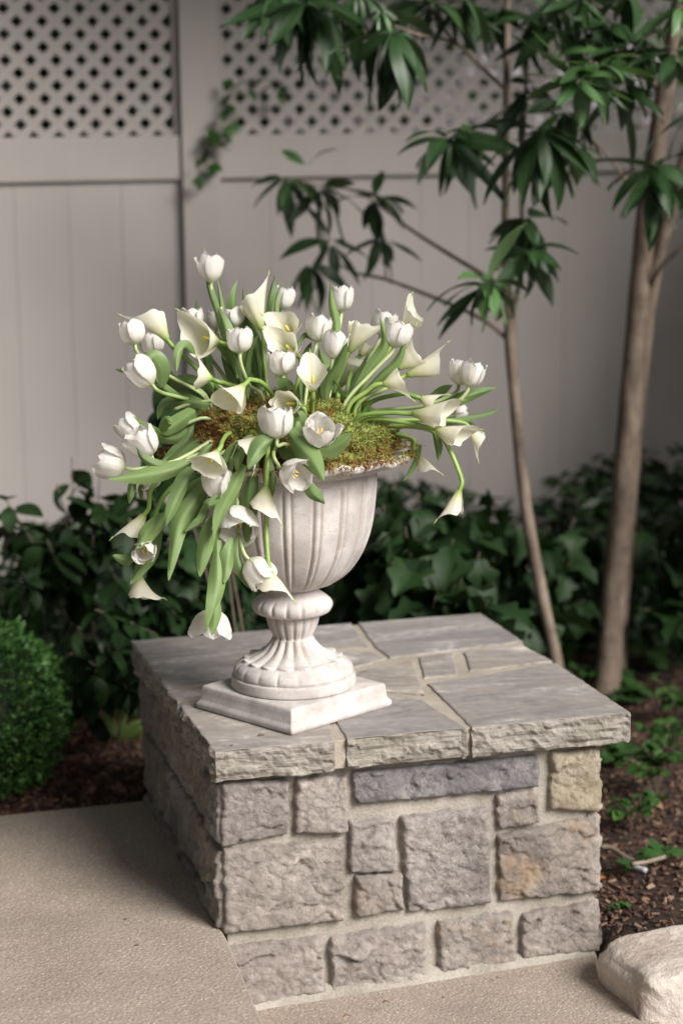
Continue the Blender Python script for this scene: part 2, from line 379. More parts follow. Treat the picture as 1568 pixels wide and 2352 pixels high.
# mulch chips: loose pieces nobody could count
def chips(N, x0, x1, y0, y1, seed, smin=.006, smax=.02):
    rng = random.Random(seed); V = []; F = []
    for _ in range(N):
        x = rng.uniform(x0, x1); y = rng.uniform(y0, y1)
        if x < .76 and y < .86: continue
        z = bed_z(x, y)+.004
        if y < -.28: z = -.495
        L = rng.uniform(smin, smax); w = L*rng.uniform(.25, .6); h = L*.22
        M = Matrix.Translation((x, y, z)) @ Matrix.Rotation(rng.uniform(0, 6.28), 4, 'Z') @ Matrix.Rotation(rng.gauss(0, .5), 4, 'X') @ Matrix.Rotation(rng.gauss(0, .4), 4, 'Y')
        o = len(V)
        for sx, sy, sz in ((-1, -.6, -1), (1, -.9, -1), (.8, 1, -1), (-.9, .7, -1), (-.9, -.6, 1), (.9, -.7, 1), (.7, .9, 1), (-1, .6, 1)):
            V.append(M @ Vector((sx*L/2, sy*w/2, sz*h/2)))
        for q in ((3, 2, 1, 0), (4, 5, 6, 7), (0, 1, 5, 4), (1, 2, 6, 5), (2, 3, 7, 6), (3, 0, 4, 7)): F.append(tuple(i+o for i in q))
    return V, F
v, f = join(chips(9000, .76, 1.9, -.6, 1.6, 1), chips(6000, -.5, .6, .82, 1.7, 2, .008, .024))
solo('mulch_chips', v, f, M_chip, kind='stuff', smooth=False, cat='mulch', label='loose brown shredded bark chips strewn over the planting bed')

# ------------------------------------------------------------------ stone pillar
pil = thing('stone_pillar', 'square garden pillar of mortared grey fieldstone with a flagstone cap under the urn', 'pillar', (.38, .42, -.5))
v, f = box(.024, .738, .040, .802, -.56, -.058)
part('mortar_core', v, f, M_mortar, pil, smooth=False)
# smear of mortar at the foot of the front wall
V = []; F = []
for i in range(60):
    x = .02+i*.72/59; zt = -.508+.034*x
    hh = .018+.010*noise.noise(Vector((x*14, 1, 0)))
    V += [(x, .040, zt+hh), (x, .030, zt+hh*.9), (x, .018, zt+hh*.35), (x, .004+.006*noise.noise(Vector((x*20, 5, 0))), zt-.004)]
    if i:
        for k in range(3): a = (i-1)*4+k; F.append((a, a+1, a+5, a+4))
part('mortar_skirt', V, F, M_mortar, pil)

def rough_panel(c, nrm, seed, proud=.014, rough=.009, nu=26, nv=22, back=.02, tilt=True, jit=.004):
    """c: four corners (tl, tr, br, bl); a split-faced block standing proud of the mortar"""
    c = [Vector(p) for p in c]; nrm = Vector(nrm); V = []; F = []; s = Vector((seed*7.13, seed*3.7, seed*1.9))
    ctr = sum(c, Vector())/4
    w = ((c[1]-c[0]).length+(c[2]-c[3]).length)/2; h = ((c[3]-c[0]).length+(c[2]-c[1]).length)/2
    nu = max(8, int(w/.0038)); nv = max(8, int(h/.0038))
    tu = noise.noise(s)*.006; tv = noise.noise(s+Vector((9, 0, 0)))*.006
    for j in range(nv+1):
        for i in range(nu+1):
            # pack the first rows close to the rim
            u = i/nu; t = j/nv
            p = c[0].lerp(c[1], u).lerp(c[3].lerp(c[2], u), t)
            eu = min(u, 1-u)*w; et = min(t, 1-t)*h; e = min(eu, et)
            d = (p-ctr).normalized()
            rim = max(0, 1-e/.02)
            p2 = p + d*jit*(1.3*noise.noise(p*30+s)+1.1*noise.noise(p*85+s))*rim - d*.003*max(0, 1-math.hypot(eu, et)/.008)
            fall = 1-math.exp(-(e/.0048)**1.5)
            r1 = noise.fractal(p*16+s, .9, 2.2, 4); r2 = noise.noise(p*75+s)
            wv_ = noise.noise_vector(p*40)*.25; ch_ = noise.voronoi(Vector((p.x*15, p.y*15, p.z*24))+s+wv_); fp = ch_[1][0]; tl_ = noise.noise_vector(fp*5.1)*.75; fac = ((Vector((p.x*15, p.y*15, p.z*24))+s+wv_)-fp).dot(tl_)/18 + .0035*noise.noise(fp*9.7)
            d0 = proud*fall + fall*(fac*rough/.009*.42 + rough*.45*r1 + .0022*r2 + .0018*noise.noise(p*140+s) - .0035*max(0, .10-abs(noise.noise(p*34+s*2)))*8) + tu*(u-.5)*2*fall + tv*(t-.5)*2*fall
            if e < 1e-6: d0 = -back
            V.append(p2+nrm*d0)
    for j in range(nv):
        for i in range(nu): a = j*(nu+1)+i; F.append((a, a+nu+1, a+nu+2, a+1))
    return V, F
def front(pts):
    cx = sum(p[0] for p in pts)/4; cy = sum(p[1] for p in pts)/4
    return [at_y(x+(3.0 if x > cx else -3.0)*(510 < x < 1372), y+(3.0 if y > cy else -3.0), .030) for x, y in pts]
FR = [
 ([(508, 1798), (664, 1789), (662, 1916), (511, 1945)], M_stone, 1), ([(680, 1790), (797, 1780), (799, 1910), (678, 1914)], M_stone, 0),
 ([(814, 1775), (1236, 1735), (1236, 1807), (814, 1847)], M_stone_b, 0), ([(1266, 1730), (1376, 1720), (1377, 1865), (1261, 1856)], M_stone_y, 2),
 ([(1136, 1827), (1232, 1818), (1239, 1887), (1146, 1907)], M_stone_r, 0), ([(1144, 1922), (1374, 1873), (1378, 2046), (1149, 2070)], M_stone_r, 2),
 ([(917, 1877), (1119, 1857), (1127, 2072), (937, 2098)], M_stone, 0), ([(803, 1887), (907, 1875), (912, 2000), (803, 2006)], M_stone_l, 0),
 ([(814, 2013), (922, 2006), (930, 2088), (816, 2106)], M_stone_r, 0), ([(510, 1954), (789, 1925), (790, 2111), (514, 2145)], M_stone_l, 1),
 ([(518, 2180), (740, 2151), (746, 2277), (522, 2318)], M_stone, 0), ([(757, 2157), (975, 2120), (979, 2258), (760, 2289)], M_stone, 0),
 ([(1008, 2119), (1176, 2096), (1181, 2221), (1009, 2246)], M_stone_r, 0), ([(1199, 2103), (1374, 2068), (1371, 2180), (1195, 2202)], M_stone, 2)]
for i, (pts, m, corner) in enumerate(FR):
    c = front(pts); vf = rough_panel(c, (0, -1, 0), i+1, proud=.007 if m is M_stone_b else .0095)
    if corner == 1:
        side = [Vector((.0165, .15, c[0].z-.01)), c[0]+Vector((0, .004, -.004)), c[3]+Vector((0, .004, .004)), Vector((.0165, .14, c[3].z))]
        vf = join(vf, rough_panel(side, (-1, 0, 0), i+40, proud=.010))
    if corner == 2:
        side = [c[1]+Vector((0, .004, 0)), Vector((.746, .18, c[1].z)), Vector((.746, .17, c[2].z)), c[2]+Vector((0, .004, 0))]
        vf = join(vf, rough_panel(side, (1, 0, 0), i+60, proud=.008))
    part('stone', *vf, m, pil)
rs = random.Random(3); mats = [M_stone, M_stone_l, M_stone_r, M_stone]
def side_rows(axis, pos, a0, a1, nrm):
    z = -.066; k = 100
    for h in (.125, .14, .10, .08):
        a = a0
        while a < a1-.02:
            w = min(rs.uniform(.09, .22), a1-a)
            if a1-a-w < .05: w = a1-a
            z1 = z-h+rs.uniform(-.008, .008)
            if axis == 'x':
                q = [(pos, a+w-.007, z), (pos, a+.007, z), (pos, a+.007, z1+.012), (pos, a+w-.007, z1+.012)]
                if nrm > 0: q = [q[1], q[0], q[3], q[2]]
                nn = (nrm, 0, 0)
            else:
                q = [(a+w-.007, pos, z), (a+.007, pos, z), (a+.007, pos, z1+.012), (a+w-.007, pos, z1+.012)]; nn = (0, 1, 0)
            part('stone', *rough_panel(q, nn, k, proud=.009), rs.choice(mats), pil); k += 1
            a += w
        z -= h
side_rows('x', .0185, .155, .800, -1); side_rows('x', .744, .19, .800, 1); side_rows('y', .806, .02, .74, 1)

# cap of flagstones
capt = [
 [(301, 1471), (806, 1431), (846, 1484), (722, 1487), (700, 1543), (371, 1582)],
 [(727, 1496), (851, 1495), (884, 1512), (815, 1531), (712, 1541)],
 [(822, 1430), (1103, 1408), (1193, 1472), (1046, 1491), (896, 1510), (862, 1487)],
 [(960, 1509), (1040, 1497), (1050, 1549), (974, 1556)],
 [(1064, 1497), (1198, 1480), (1263, 1517), (1079, 1541)],
 [(800, 1545), (946, 1514), (975, 1595), (790, 1578)],
 [(981, 1570), (1270, 1522), (1448, 1636), (1079, 1667)],
 [(790, 1590), (968, 1606), (1066, 1667), (794, 1694), (760, 1640)],
 [(376, 1588), (700, 1552), (775, 1555), (770, 1583), (460, 1607), (404, 1612)],
 [(405, 1620), (745, 1590), (765, 1697), (495, 1726)]]
WX, DY, TH = .80, .835, .0595
def flagstone(pts, seed):
    strata = pts[0] == (790, 1590)
    P = [at_z(x, y, 0) for x, y in pts]; P = [Vector((min(max(p.x, 0), WX), min(max(p.y, 0), DY))) for p in P]
    for p in P:
        if p.x < .012: p.x = 0
        if p.x > WX-.012: p.x = WX
        if p.y < .026: p.y = 0
        if p.y > DY-.02: p.y = DY
    if sum(P[i].x*P[(i+1) % len(P)].y-P[(i+1) % len(P)].x*P[i].y for i in range(len(P))) < 0: P.reverse()
    pts2 = []; outer = []; nm = []
    for i, a in enumerate(P):
        b = P[(i+1) % len(P)]; d = b-a; k = max(1, int(d.length/.008)); nn = Vector((d.y, -d.x)).normalized()
        out = (a.x == b.x and a.x in (0, WX)) or (a.y == b.y and a.y in (0, DY))
        for j in range(k): pts2.append(a+d*j/k); outer.append(out); nm.append(nn)
    n = len(pts2); V = []; F = []; mi = []
    # (inset, depth)
    lv = [(.004, 0), (.0015, .0008), (0, .003), (0, .010), (0, .018), (0, .026), (0, .034), (0, .042), (0, .050), (.001, .057), (.006, TH)]
    for li, (ins, dz) in enumerate(lv):
        for i, p in enumerate(pts2):
            nn = nm[i]; q = Vector((p.x, p.y, -dz))
            if outer[i]:
                st = noise.noise(Vector((q.x*18, q.y*18, -dz*95+seed)))
                o = .010*noise.noise(Vector((q.x*22, q.y*22, seed*3.1)))+.008*st+.005*noise.noise(q*90)
                o += (-.010*abs(math.sin(dz*75+3*noise.noise(Vector((p.x*9, p.y*9, 2)))+2*noise.noise(Vector((p.x*30, p.y*30, 5))))) if strata else -.008*abs(noise.noise(Vector((q.x*30, q.y*30, -dz*40+seed*2)))))
                if dz < .001: o = o*.35
                if dz < .0035: o *= .6
            if outer[i]: o = max(o+.002, -.0058)
            else: o = .0022*noise.noise(Vector((p.x*40, p.y*40, seed)))
            r = p+nn*(o-ins); V.append((r.x, r.y, -dz + (.0006*noise.noise(Vector((p.x*9, p.y*9, 0))) if li < 2 else 0)))
    c = Vector((sum(p.x for p in pts2)/n, sum(p.y for p in pts2)/n))
    tri = geometry.tessellate_polygon([[Vector((V[i][0], V[i][1], 0)) for i in range(n)]])
    for t in tri: F.append(tuple(t)); mi.append(0)
    for li in range(len(lv)-1):
        for i in range(n): a, b = li*n+i, li*n+(i+1) % n; F.append((a, a+n, b+n, b)); mi.append(0 if li == 0 else 1)
    o = part('flagstone', V, F, M_flag, pil, smooth=False); o.data.materials.append(M_flag_edge)
    o.data.polygons.foreach_set('material_index', mi)
    me = o.data
    import bmesh
    bm = bmesh.new(); bm.from_mesh(me); bmesh.ops.recalc_face_normals(bm, faces=bm.faces); bm.to_mesh(me); bm.free()
for i, p in enumerate(capt): flagstone(p, i*1.7+1)
v, f = bev_box(.0075, WX-.0075, .0075, DY-.0075, -TH+.002, -.0035, .002)
part('cap_mortar', v, f, M_mortar_t, pil, smooth=False)

# ------------------------------------------------------------------ urn
UX, UY = .2043, .227
urn = thing('urn', 'white cast stone pedestal urn with fluted bowl standing on the flagstone cap', 'urn', (UX, UY, 0))
ua = -.2782
def square_ring(s, z, r=.004, n=5):
    out = []
    for k in range(4):
        a = ua+PI+k*PI/2  # corner direction
        cx, cy = UX+s*math.cos(a), UY+s*math.sin(a)
        e1 = Vector((math.cos(a-.75*PI), math.sin(a-.75*PI))); e2 = Vector((math.cos(a+.75*PI), math.sin(a+.75*PI)))
        for j in range(n):
            t = j/(n-1); q = Vector((cx, cy))+e1*r*(1-t)**2+e2*r*t**2
            out.append((q.x, q.y, z))
    return out
hd = .188
prof = [(hd-.006, .0005), (hd-.001, .004), (hd, .009), (hd-.001, .013), (hd-.006, .0165), (hd-.0095, .021), (hd-.011, .034), (hd-.012, .042), (hd-.0145, .0455), (hd-.02, .0468), (.10, .047)]
V = []; F = []; N = 20
for s, z in prof: V += square_ring(s, z)
for r in range(len(prof)-1):
    for i in range(N): a, b = r*N+i, r*N+(i+1) % N; F.append((a, b, b+N, a+N))
F.append(tuple(range((len(prof)-1)*N, len(prof)*N)))
o = part('plinth', V, F, M_urn, urn, smooth=True)
def lathe(fn, nz, na, z0=0, z1=1):
    V = []; F = []
    for j in range(nz+1):
        t = j/nz
        for i in range(na):
            a = 2*PI*i/na; r, z = fn(t, a); V.append((UX+r*math.cos(a), UY+r*math.sin(a), z))
    for j in range(nz):
        for i in range(na): a, b = j*na+i, j*na+(i+1) % na; F.append((a, b, b+na, a+na))
    return V, F
def interp(tab, t):
    t = min(max(t, tab[0][0]), tab[-1][0])
    for (a, *p), (b, *q) in zip(tab, tab[1:]):
        if t <= b:
            k = (t-a)/(b-a) if b > a else 0
            return [x+(y-x)*k for x, y in zip(p, q)]
def smooth_tab(pts, n):
    P = catmull([Vector((r, z, 0)) for r, z in pts], n); return [(i/n, p.x, p.y) for i, p in enumerate(P)]
ring = smooth_tab([(.112, .0468), (.118, .049), (.119, .056), (.118, .066), (.116, .069), (.110, .0702)], 14)
part('disc', *lathe(lambda t, a: interp(ring, t), 14, 96), M_urn, urn)
# gadrooned foot, fluted waist
ft = smooth_tab([(.112, .069), (.1145, .076), (.111, .086), (.100, .094), (.088, .0985), (.074, .1045), (.056, .114), (.043, .128), (.0375, .140)], 40)
def foot(t, a):
    r, z = interp(ft, t)
    lob = abs(math.cos(a*9)); g = 1-lob**2 if False else abs(math.sin(a*9))**.3
    if t < .42: r2 = r*(1-.0*g)-.005*(1-g)*math.sin(PI*min(1, t/.42)); return r2, z
    k = min(1, (t-.42)/.06); g2 = abs(math.cos(a*8+.3))
    amp = .0075*k*(1-max(0, (t-.85)/.15)*.6)
    bead = .004*math.exp(-((t-.5)/.04)**2)
    return r+amp*(g2-.55)+bead*g2, z+bead*.8*g2
part('foot', *lathe(foot, 64, 240), M_urn, urn)
cp_ = smooth_tab([(.0375, .138), (.0365, .143), (.041, .152), (.047, .166), (.0505, .182), (.052, .192)], 24)
part('waist', *lathe(lambda t, a: (interp(cp_, t)[0]-.0045*(abs(math.sin(a*8))**6)*math.sin(PI*min(1, t*1.05))**.5+.001, interp(cp_, t)[1]), 26, 192), M_urn, urn)
cl = smooth_tab([(.050, .188), (.066, .1885), (.0735, .194), (.0765, .203), (.073, .212), (.062, .221), (.052, .228), (.049, .234), (.0475, .238)], 30)
part('collar', *lathe(lambda t, a: (interp(cl, t)[0]-.0028*(abs(math.sin(a*8))**.0 * (1-abs(math.sin(a*8)))**3)*math.sin(PI*min(1, max(0, (t-.1)/.55)))*2, interp(cl, t)[1]), 32, 160), M_urn, urn)
bw = smooth_tab([(.046, .236), (.060, .239), (.082, .248), (.104, .264), (.124, .288), (.141, .318), (.153, .355), (.160, .400), (.1635, .440), (.1645, .470)], 60)
NR = 18
def bowl(t, a):
    r, z = interp(bw, t)
    ph = (a/(2*PI)*NR+.34) % 1; d = min(ph, 1-ph)*2*PI/NR*r   # metres from the rib's middle
    top = .93; k = max(0, min(1, (top-t)/.04))*max(0, min(1, (t-.10)/.10))
    hw = .0078*min(1, .3+t)
    rib = .0022*math.exp(-(d/(hw*.62))**4); grv = -.0028*math.exp(-((d-hw)/.0024)**2)
    
    arch = 0
    if t < .2: arch = -.002*k
    return r+k*(rib+grv)-.0015+arch+.0012*noise.noise(Vector((r*math.cos(a), r*math.sin(a), z))*14), z
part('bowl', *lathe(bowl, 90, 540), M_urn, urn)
rm = smooth_tab([(.1635, .466), (.170, .468), (.176, .4665), (.190, .472), (.208, .480), (.222, .484), (.230, .488), (.2315, .495), (.226, .499), (.212, .497), (.19, .492), (.165, .485), (.15, .46)], 44)
def rim(t, a):
    r, z = interp(rm, t); k = max(0, (r-.17)/.06)
    sc = .007*k*(abs(math.cos(a*9))**.6-.5)+.004*k*noise.noise(Vector((math.cos(a)*5, math.sin(a)*5, t*3)))
    return r+sc, z+.006*k*math.cos(a*18)*.6+.003*k*noise.noise(Vector((math.cos(a)*9, math.sin(a)*9, 4)))
part('rim', *lathe(rim, 48, 288), M_urn, urn)

# ------------------------------------------------------------------ moss mound
MC = Vector((UX-.004, UY, .484)); MR = Vector((.228, .224, .132))
D0 = (Vector((UX, UY, .55))-CP).dot(CF)
def moss_depth(x, y):
    d = ray(x, y); o = CP-MC
    o2 = Vector((o.x/MR.x, o.y/MR.y, o.z/MR.z)); d2 = Vector((d.x/MR.x, d.y/MR.y, d.z/MR.z))
    A = d2.dot(d2); B = o2.dot(d2); C = o2.dot(o2)-1; q = B*B-A*C
    if q < 0: return None
    return (-B-math.sqrt(q))/A
V = []; F = []
nr, na = 16, 64
for j in range(nr+1):
    t = j/nr*PI/2
    for i in range(na):
        a = 2*PI*i/na; p = Vector((math.cos(a)*math.sin(t), math.sin(a)*math.sin(t), math.cos(t)))
        k = .90+.16*noise.noise(p*3.5)+.07*noise.noise(p*10); V.append((MC.x+p.x*MR.x*k, MC.y+p.y*MR.y*k, MC.z+p.z*MR.z*k))
for j in range(nr):
    for i in range(na): a, b = j*na+i, j*na+(i+1) % na; F.append((a, a+na, b+na, b))
rng = np.random.default_rng(5)
def sprigs(P, Nn, L, w, rng):
    """many tiny two-piece blades: P points, Nn directions"""
    n = len(P); r = rng.normal(size=(n, 3)); side = np.cross(Nn, r); side /= np.linalg.norm(side, axis=1)[:, None]+1e-9
    bend = rng.normal(size=(n, 3))*.45; L = L[:, None]; w = w[:, None]
    m = P+Nn*L*.55+bend*L*.15; e = P+Nn*L+bend*L*.7
    V = np.stack([P-side*w*.5, P+side*w*.5, m+side*w*.45, m-side*w*.45, e], 1).reshape(-1, 3)
    k = np.arange(n)*5
    return V, k
N = 36000
uu = rng.uniform(0, 2*PI, N); ct = rng.uniform(0, 1, N)**.9; st = np.sqrt(1-ct**2)
P = np.stack([np.cos(uu)*st, np.sin(uu)*st, ct], 1); Nn = P.copy()
kk = np.array([.90+.16*noise.noise(Vector(p)*3.5)+.07*noise.noise(Vector(p)*10) for p in P])
P = np.array(MC)+P*np.array(MR)*kk[:, None]
Nn = Nn+rng.normal(size=(N, 3))*.75; Nn /= np.linalg.norm(Nn, axis=1)[:, None]
Vs, k0 = sprigs(P, Nn, rng.uniform(.004, .0125, N), rng.uniform(.0012, .0030, N), rng)
# strands that hang over the rim
N2 = 1900; a2 = rng.uniform(0, 2*PI, N2); cl2 = np.array([noise.noise(Vector((math.cos(a)*3.2, math.sin(a)*3.2, 7))) for a in a2])
dz = rng.uniform(0, 1, N2)**1.5*(.002+.075*np.clip(cl2-.02, 0, 1))
P2 = np.stack([UX+np.cos(a2)*(.228+rng.uniform(-.01, .016, N2)), UY+np.sin(a2)*(.226+rng.uniform(-.01, .016, N2)), .502-dz], 1)
N2n = rng.normal(size=(N2, 3))*.6+np.stack([np.cos(a2)*.7, np.sin(a2)*.7, -np.ones(N2)*.6], 1); N2n /= np.linalg.norm(N2n, axis=1)[:, None]
Vs2, k2 = sprigs(P2, N2n, rng.uniform(.007, .018, N2), rng.uniform(.0012, .003, N2), rng)
VV = [tuple(p) for p in V]; o = len(VV); VV += [tuple(p) for p in Vs]; FF = list(F)
for k in k0: FF += [(o+k, o+k+1, o+k+2, o+k+3), (o+k+3, o+k+2, o+k+4)]
o = len(VV); VV += [tuple(p) for p in Vs2]
for k in k2: FF += [(o+k, o+k+1, o+k+2, o+k+3), (o+k+3, o+k+2, o+k+4)]
solo('moss', VV, FF, M_moss, kind='stuff', smooth=False, cat='moss', label='shaggy green and rust brown moss heaped over the top of the urn')

# ------------------------------------------------------------------ flowers
def path3(pts, d0, d1):
    """survey points of a stem or leaf, set d metres nearer than the urn's axis"""
    L = [0]
    for a, b in zip(pts, pts[1:]): L.append(L[-1]+math.hypot(b[0]-a[0], b[1]-a[1]))
    out = []
    for p, l in zip(pts, L):
        t = l/L[-1]; d = d0+(d1-d0)*t
        if len(p) > 2: d = p[2]
        out.append(at_depth(p[0], p[1], D0-d))
    return out
def start_d(p, dflt):
    m = moss_depth(p[0], p[1])
    return (D0-m-.012) if m else dflt
RP = ([0, .08, .2, .42, .66, .86, 1.0], [.14, .56, .88, 1.0, .97, .84, .70], [.14, .45, .80, 1.08, 1.32, 1.5, 1.62])
WP = ([0, .1, .3, .55, .75, .88, .96, 1.0], [.16, .42, .76, .88, .78, .52, .24, .02])
def lin(xs, ys, t): return float(np.interp(t, xs, ys))
def petal(B, X, Y, Z, L, R, op, ph, outer, rg, name, parent):
    ns, nt = 12, 8; V = []; F = []; UV = []
    wv = rg.uniform(-.05, .05); tw = rg.uniform(-.12, .12); Lk = L*rg.uniform(.92, 1.04); fl = rg.uniform(0, .12)
    opp = max(0, op+rg.uniform(-.06, .10)+(.05 if outer else 0)); sd = rg.uniform(0, 50)
    if rg.random() < .10: opp += .35
    for i in range(ns+1):
        s = i/ns; rho = R*(lin(RP[0], RP[1], s)*(1-opp)+lin(RP[0], RP[2], s)*opp)*(1.07 if outer else .90)
        h = Lk*(s-.22*opp*s*s); w = R*1.04*lin(WP[0], WP[1], s)*(1+.55*opp)
        for j in range(nt+1):
            t = j/nt*2-1; rc = max(rho, R*.42)          # petals stay flatter than the cup near its mouth
            al = w*t/rc
            q = rc*math.cos(al)-(rc-rho)
            rr = q + (.15*R*abs(t)**2.5 if outer else .02*R*t*t)*min(1, s*1.6) - .07*R*math.exp(-(t/.14)**2)*(1 if outer else .3)*min(1, s*3)
            rr += R*.09*noise.noise(Vector((s*3, t*2.2, sd)))*s + R*fl*abs(t)**3*s
            lat = rc*math.sin(al)+tw*R*s*s
            hh = h + L*.03*noise.noise(Vector((t*3, s*2, sd+9)))*s - L*.03*abs(t)**2*(s > .8)
            a = ph; P = B+Z*hh+(X*math.cos(a)+Y*math.sin(a))*rr+(-X*math.sin(a)+Y*math.cos(a))*lat
            V.append(P); UV.append((s, t))
    for i in range(ns):
        for j in range(nt): k = i*(nt+1)+j; F.append((k, k+1, k+nt+2, k+nt+1))
    part(name, V, F, M_petal, parent, uv=UV)
def ribbon(P, W, roll, fold=.25, wave=.0, seed=0, n=22, pow_=.62, curl=0, ref=None):
    P = catmull(P, n); V = []; F = []; UV = []; m = 6
    rg = random.Random(seed); ph = rg.uniform(0, 6); 
    for i, p in enumerate(P):
        s = i/n; T = (P[min(i+1, n)]-P[max(i-1, 0)]).normalized(); view = (p-CP).normalized() if ref is None else ref
        A = T.cross(view)
        if A.length < .15: A = T.cross(Vector((0, 0, 1)))
        A.normalize(); B = A.cross(T); r = roll+curl*(s-.5)
        a = A*math.cos(r)+B*math.sin(r); b = -A*math.sin(r)+B*math.cos(r)
        q_ = min(1, s/.38); w = W*.5*(.38+.62*math.sin(q_*PI/2)**1.3)*((1-((s-.38)/.62)**1.9)**.85 if s > .38 else 1)*(1+.05*math.sin(s*13+ph));
        if i == n: w = W*.01
        for j in range(m+1):
            t = j/m*2-1
            off = fold*w*(t*t-.3) - fold*.3*w*math.exp(-(t/.2)**2) + wave*W*math.sin(s*9+ph+(2 if t > 0 else 0))*abs(t)**1.5
            V.append(p+a*(w*t)+b*off); UV.append((s, t))
    for i in range(n):
        for j in range(m): k = i*(m+1)+j; F.append((k, k+1, k+m+2, k+m+1))
    return V, F, UV
def px2m(w): return w*D0/FPX
LEAFC = [0]
def leaf(parent, pts, w, d0=None, d1=.1, roll=0, fold=.62, wave=.085, curl=.9, label=None):
    if d0 is None: d0 = start_d(pts[0], .05)
    LEAFC[0] += 1; rg = random.Random(LEAFC[0])
    v, f, uv = ribbon(path3(pts, d0, d1), px2m(w)*.98, roll+rg.uniform(-.25, .25), fold, wave, LEAFC[0], curl=curl*rg.choice((-1, 1)))
    part('leaf', v, f, M_tleaf, parent, uv=uv, label=label)
def frame(B, T):
    Z = (T-B).normalized(); X = Z.cross(CF)
    if X.length < .1: X = Z.cross(Vector((0, 0, 1)))
    X.normalize(); return X, Z.cross(X), Z
def rooted(P):
    """carry a stem back over the rim into the moss it is stuck in"""
    p = P[0]; h = Vector((p.x-UX, p.y-UY, 0)); L = h.length; h = h/L if L > 1e-4 else Vector((0, -1, 0))
    Q = []; c = Vector((UX, UY, 0))
    if L > .15 or p.z < .50: Q.append(c+h*.13+Vector((0, 0, .545 if p.z > .5 else .53)))
    else: Q.append(c+h*L*.9+Vector((0, 0, .52)))
    if p.z < .49: Q.append(c+h*max(.238, min(L, .26))+Vector((0, 0, .512)))
    return Q+list(P)
def tulip(label, stem, tip, w, d0=None, d1=.05, dt=None, op=.05, leaves=(), ph=None, stamens=False, scale=None):
    """stem: survey points, last one is the base of the head; tip: end of the head; w: head width"""
    if d0 is None: d0 = start_d(stem[0], .03)
    P = path3(stem, d0, d1); B = P[-1]; Tp = at_depth(tip[0], tip[1], D0-(d1 if dt is None else dt))
    root = thing('tulip', label, 'tulip', P[0], 'cut white tulips arranged in the urn')
    rg = random.Random(hash(label) % 1 + int(B.x*9999) % 997)
    X, Y, Z = frame(B, Tp)
    C = catmull(rooted(P[:-1])+[B-Z*.012, B+Z*.002], 26)
    part('stem', *tube(C, .0035, 8, .12), M_stemt, root)
    R = px2m(w)/2/(.95+.42*op); L = (Tp-B).length*1.03
    if scale: L = scale
    ph = rg.uniform(0, 1) if ph is None else ph
    for k in range(3): petal(B, X, Y, Z, L*.97, R, op*.8, ph+k*2*PI/3+PI/3, False, rg, 'petal', root)
    for k in range(3): petal(B, X, Y, Z, L, R, op, ph+k*2*PI/3, True, rg, 'petal', root)
    if stamens:
        vf = []
        for k in range(6):
            a = k*PI/3+.3; dd = X*math.cos(a)+Y*math.sin(a)
            vf.append(tube([B+Z*L*.08, B+Z*L*.28+dd*R*.16], .0009, 5)); vf.append(tube([B+Z*L*.27+dd*R*.15, B+Z*L*.55+dd*R*.28], [.0017, .0012], 6))
        part('stamens', *join(*vf), M_yellow, root)
        part('pistil', *tube([B+Z*L*.05, B+Z*L*.36, B+Z*L*.40], [.0028, .0026, .0036], 8), M_pist, root)
    for q in leaves: leaf(root, *q[0], **q[1])
    return root
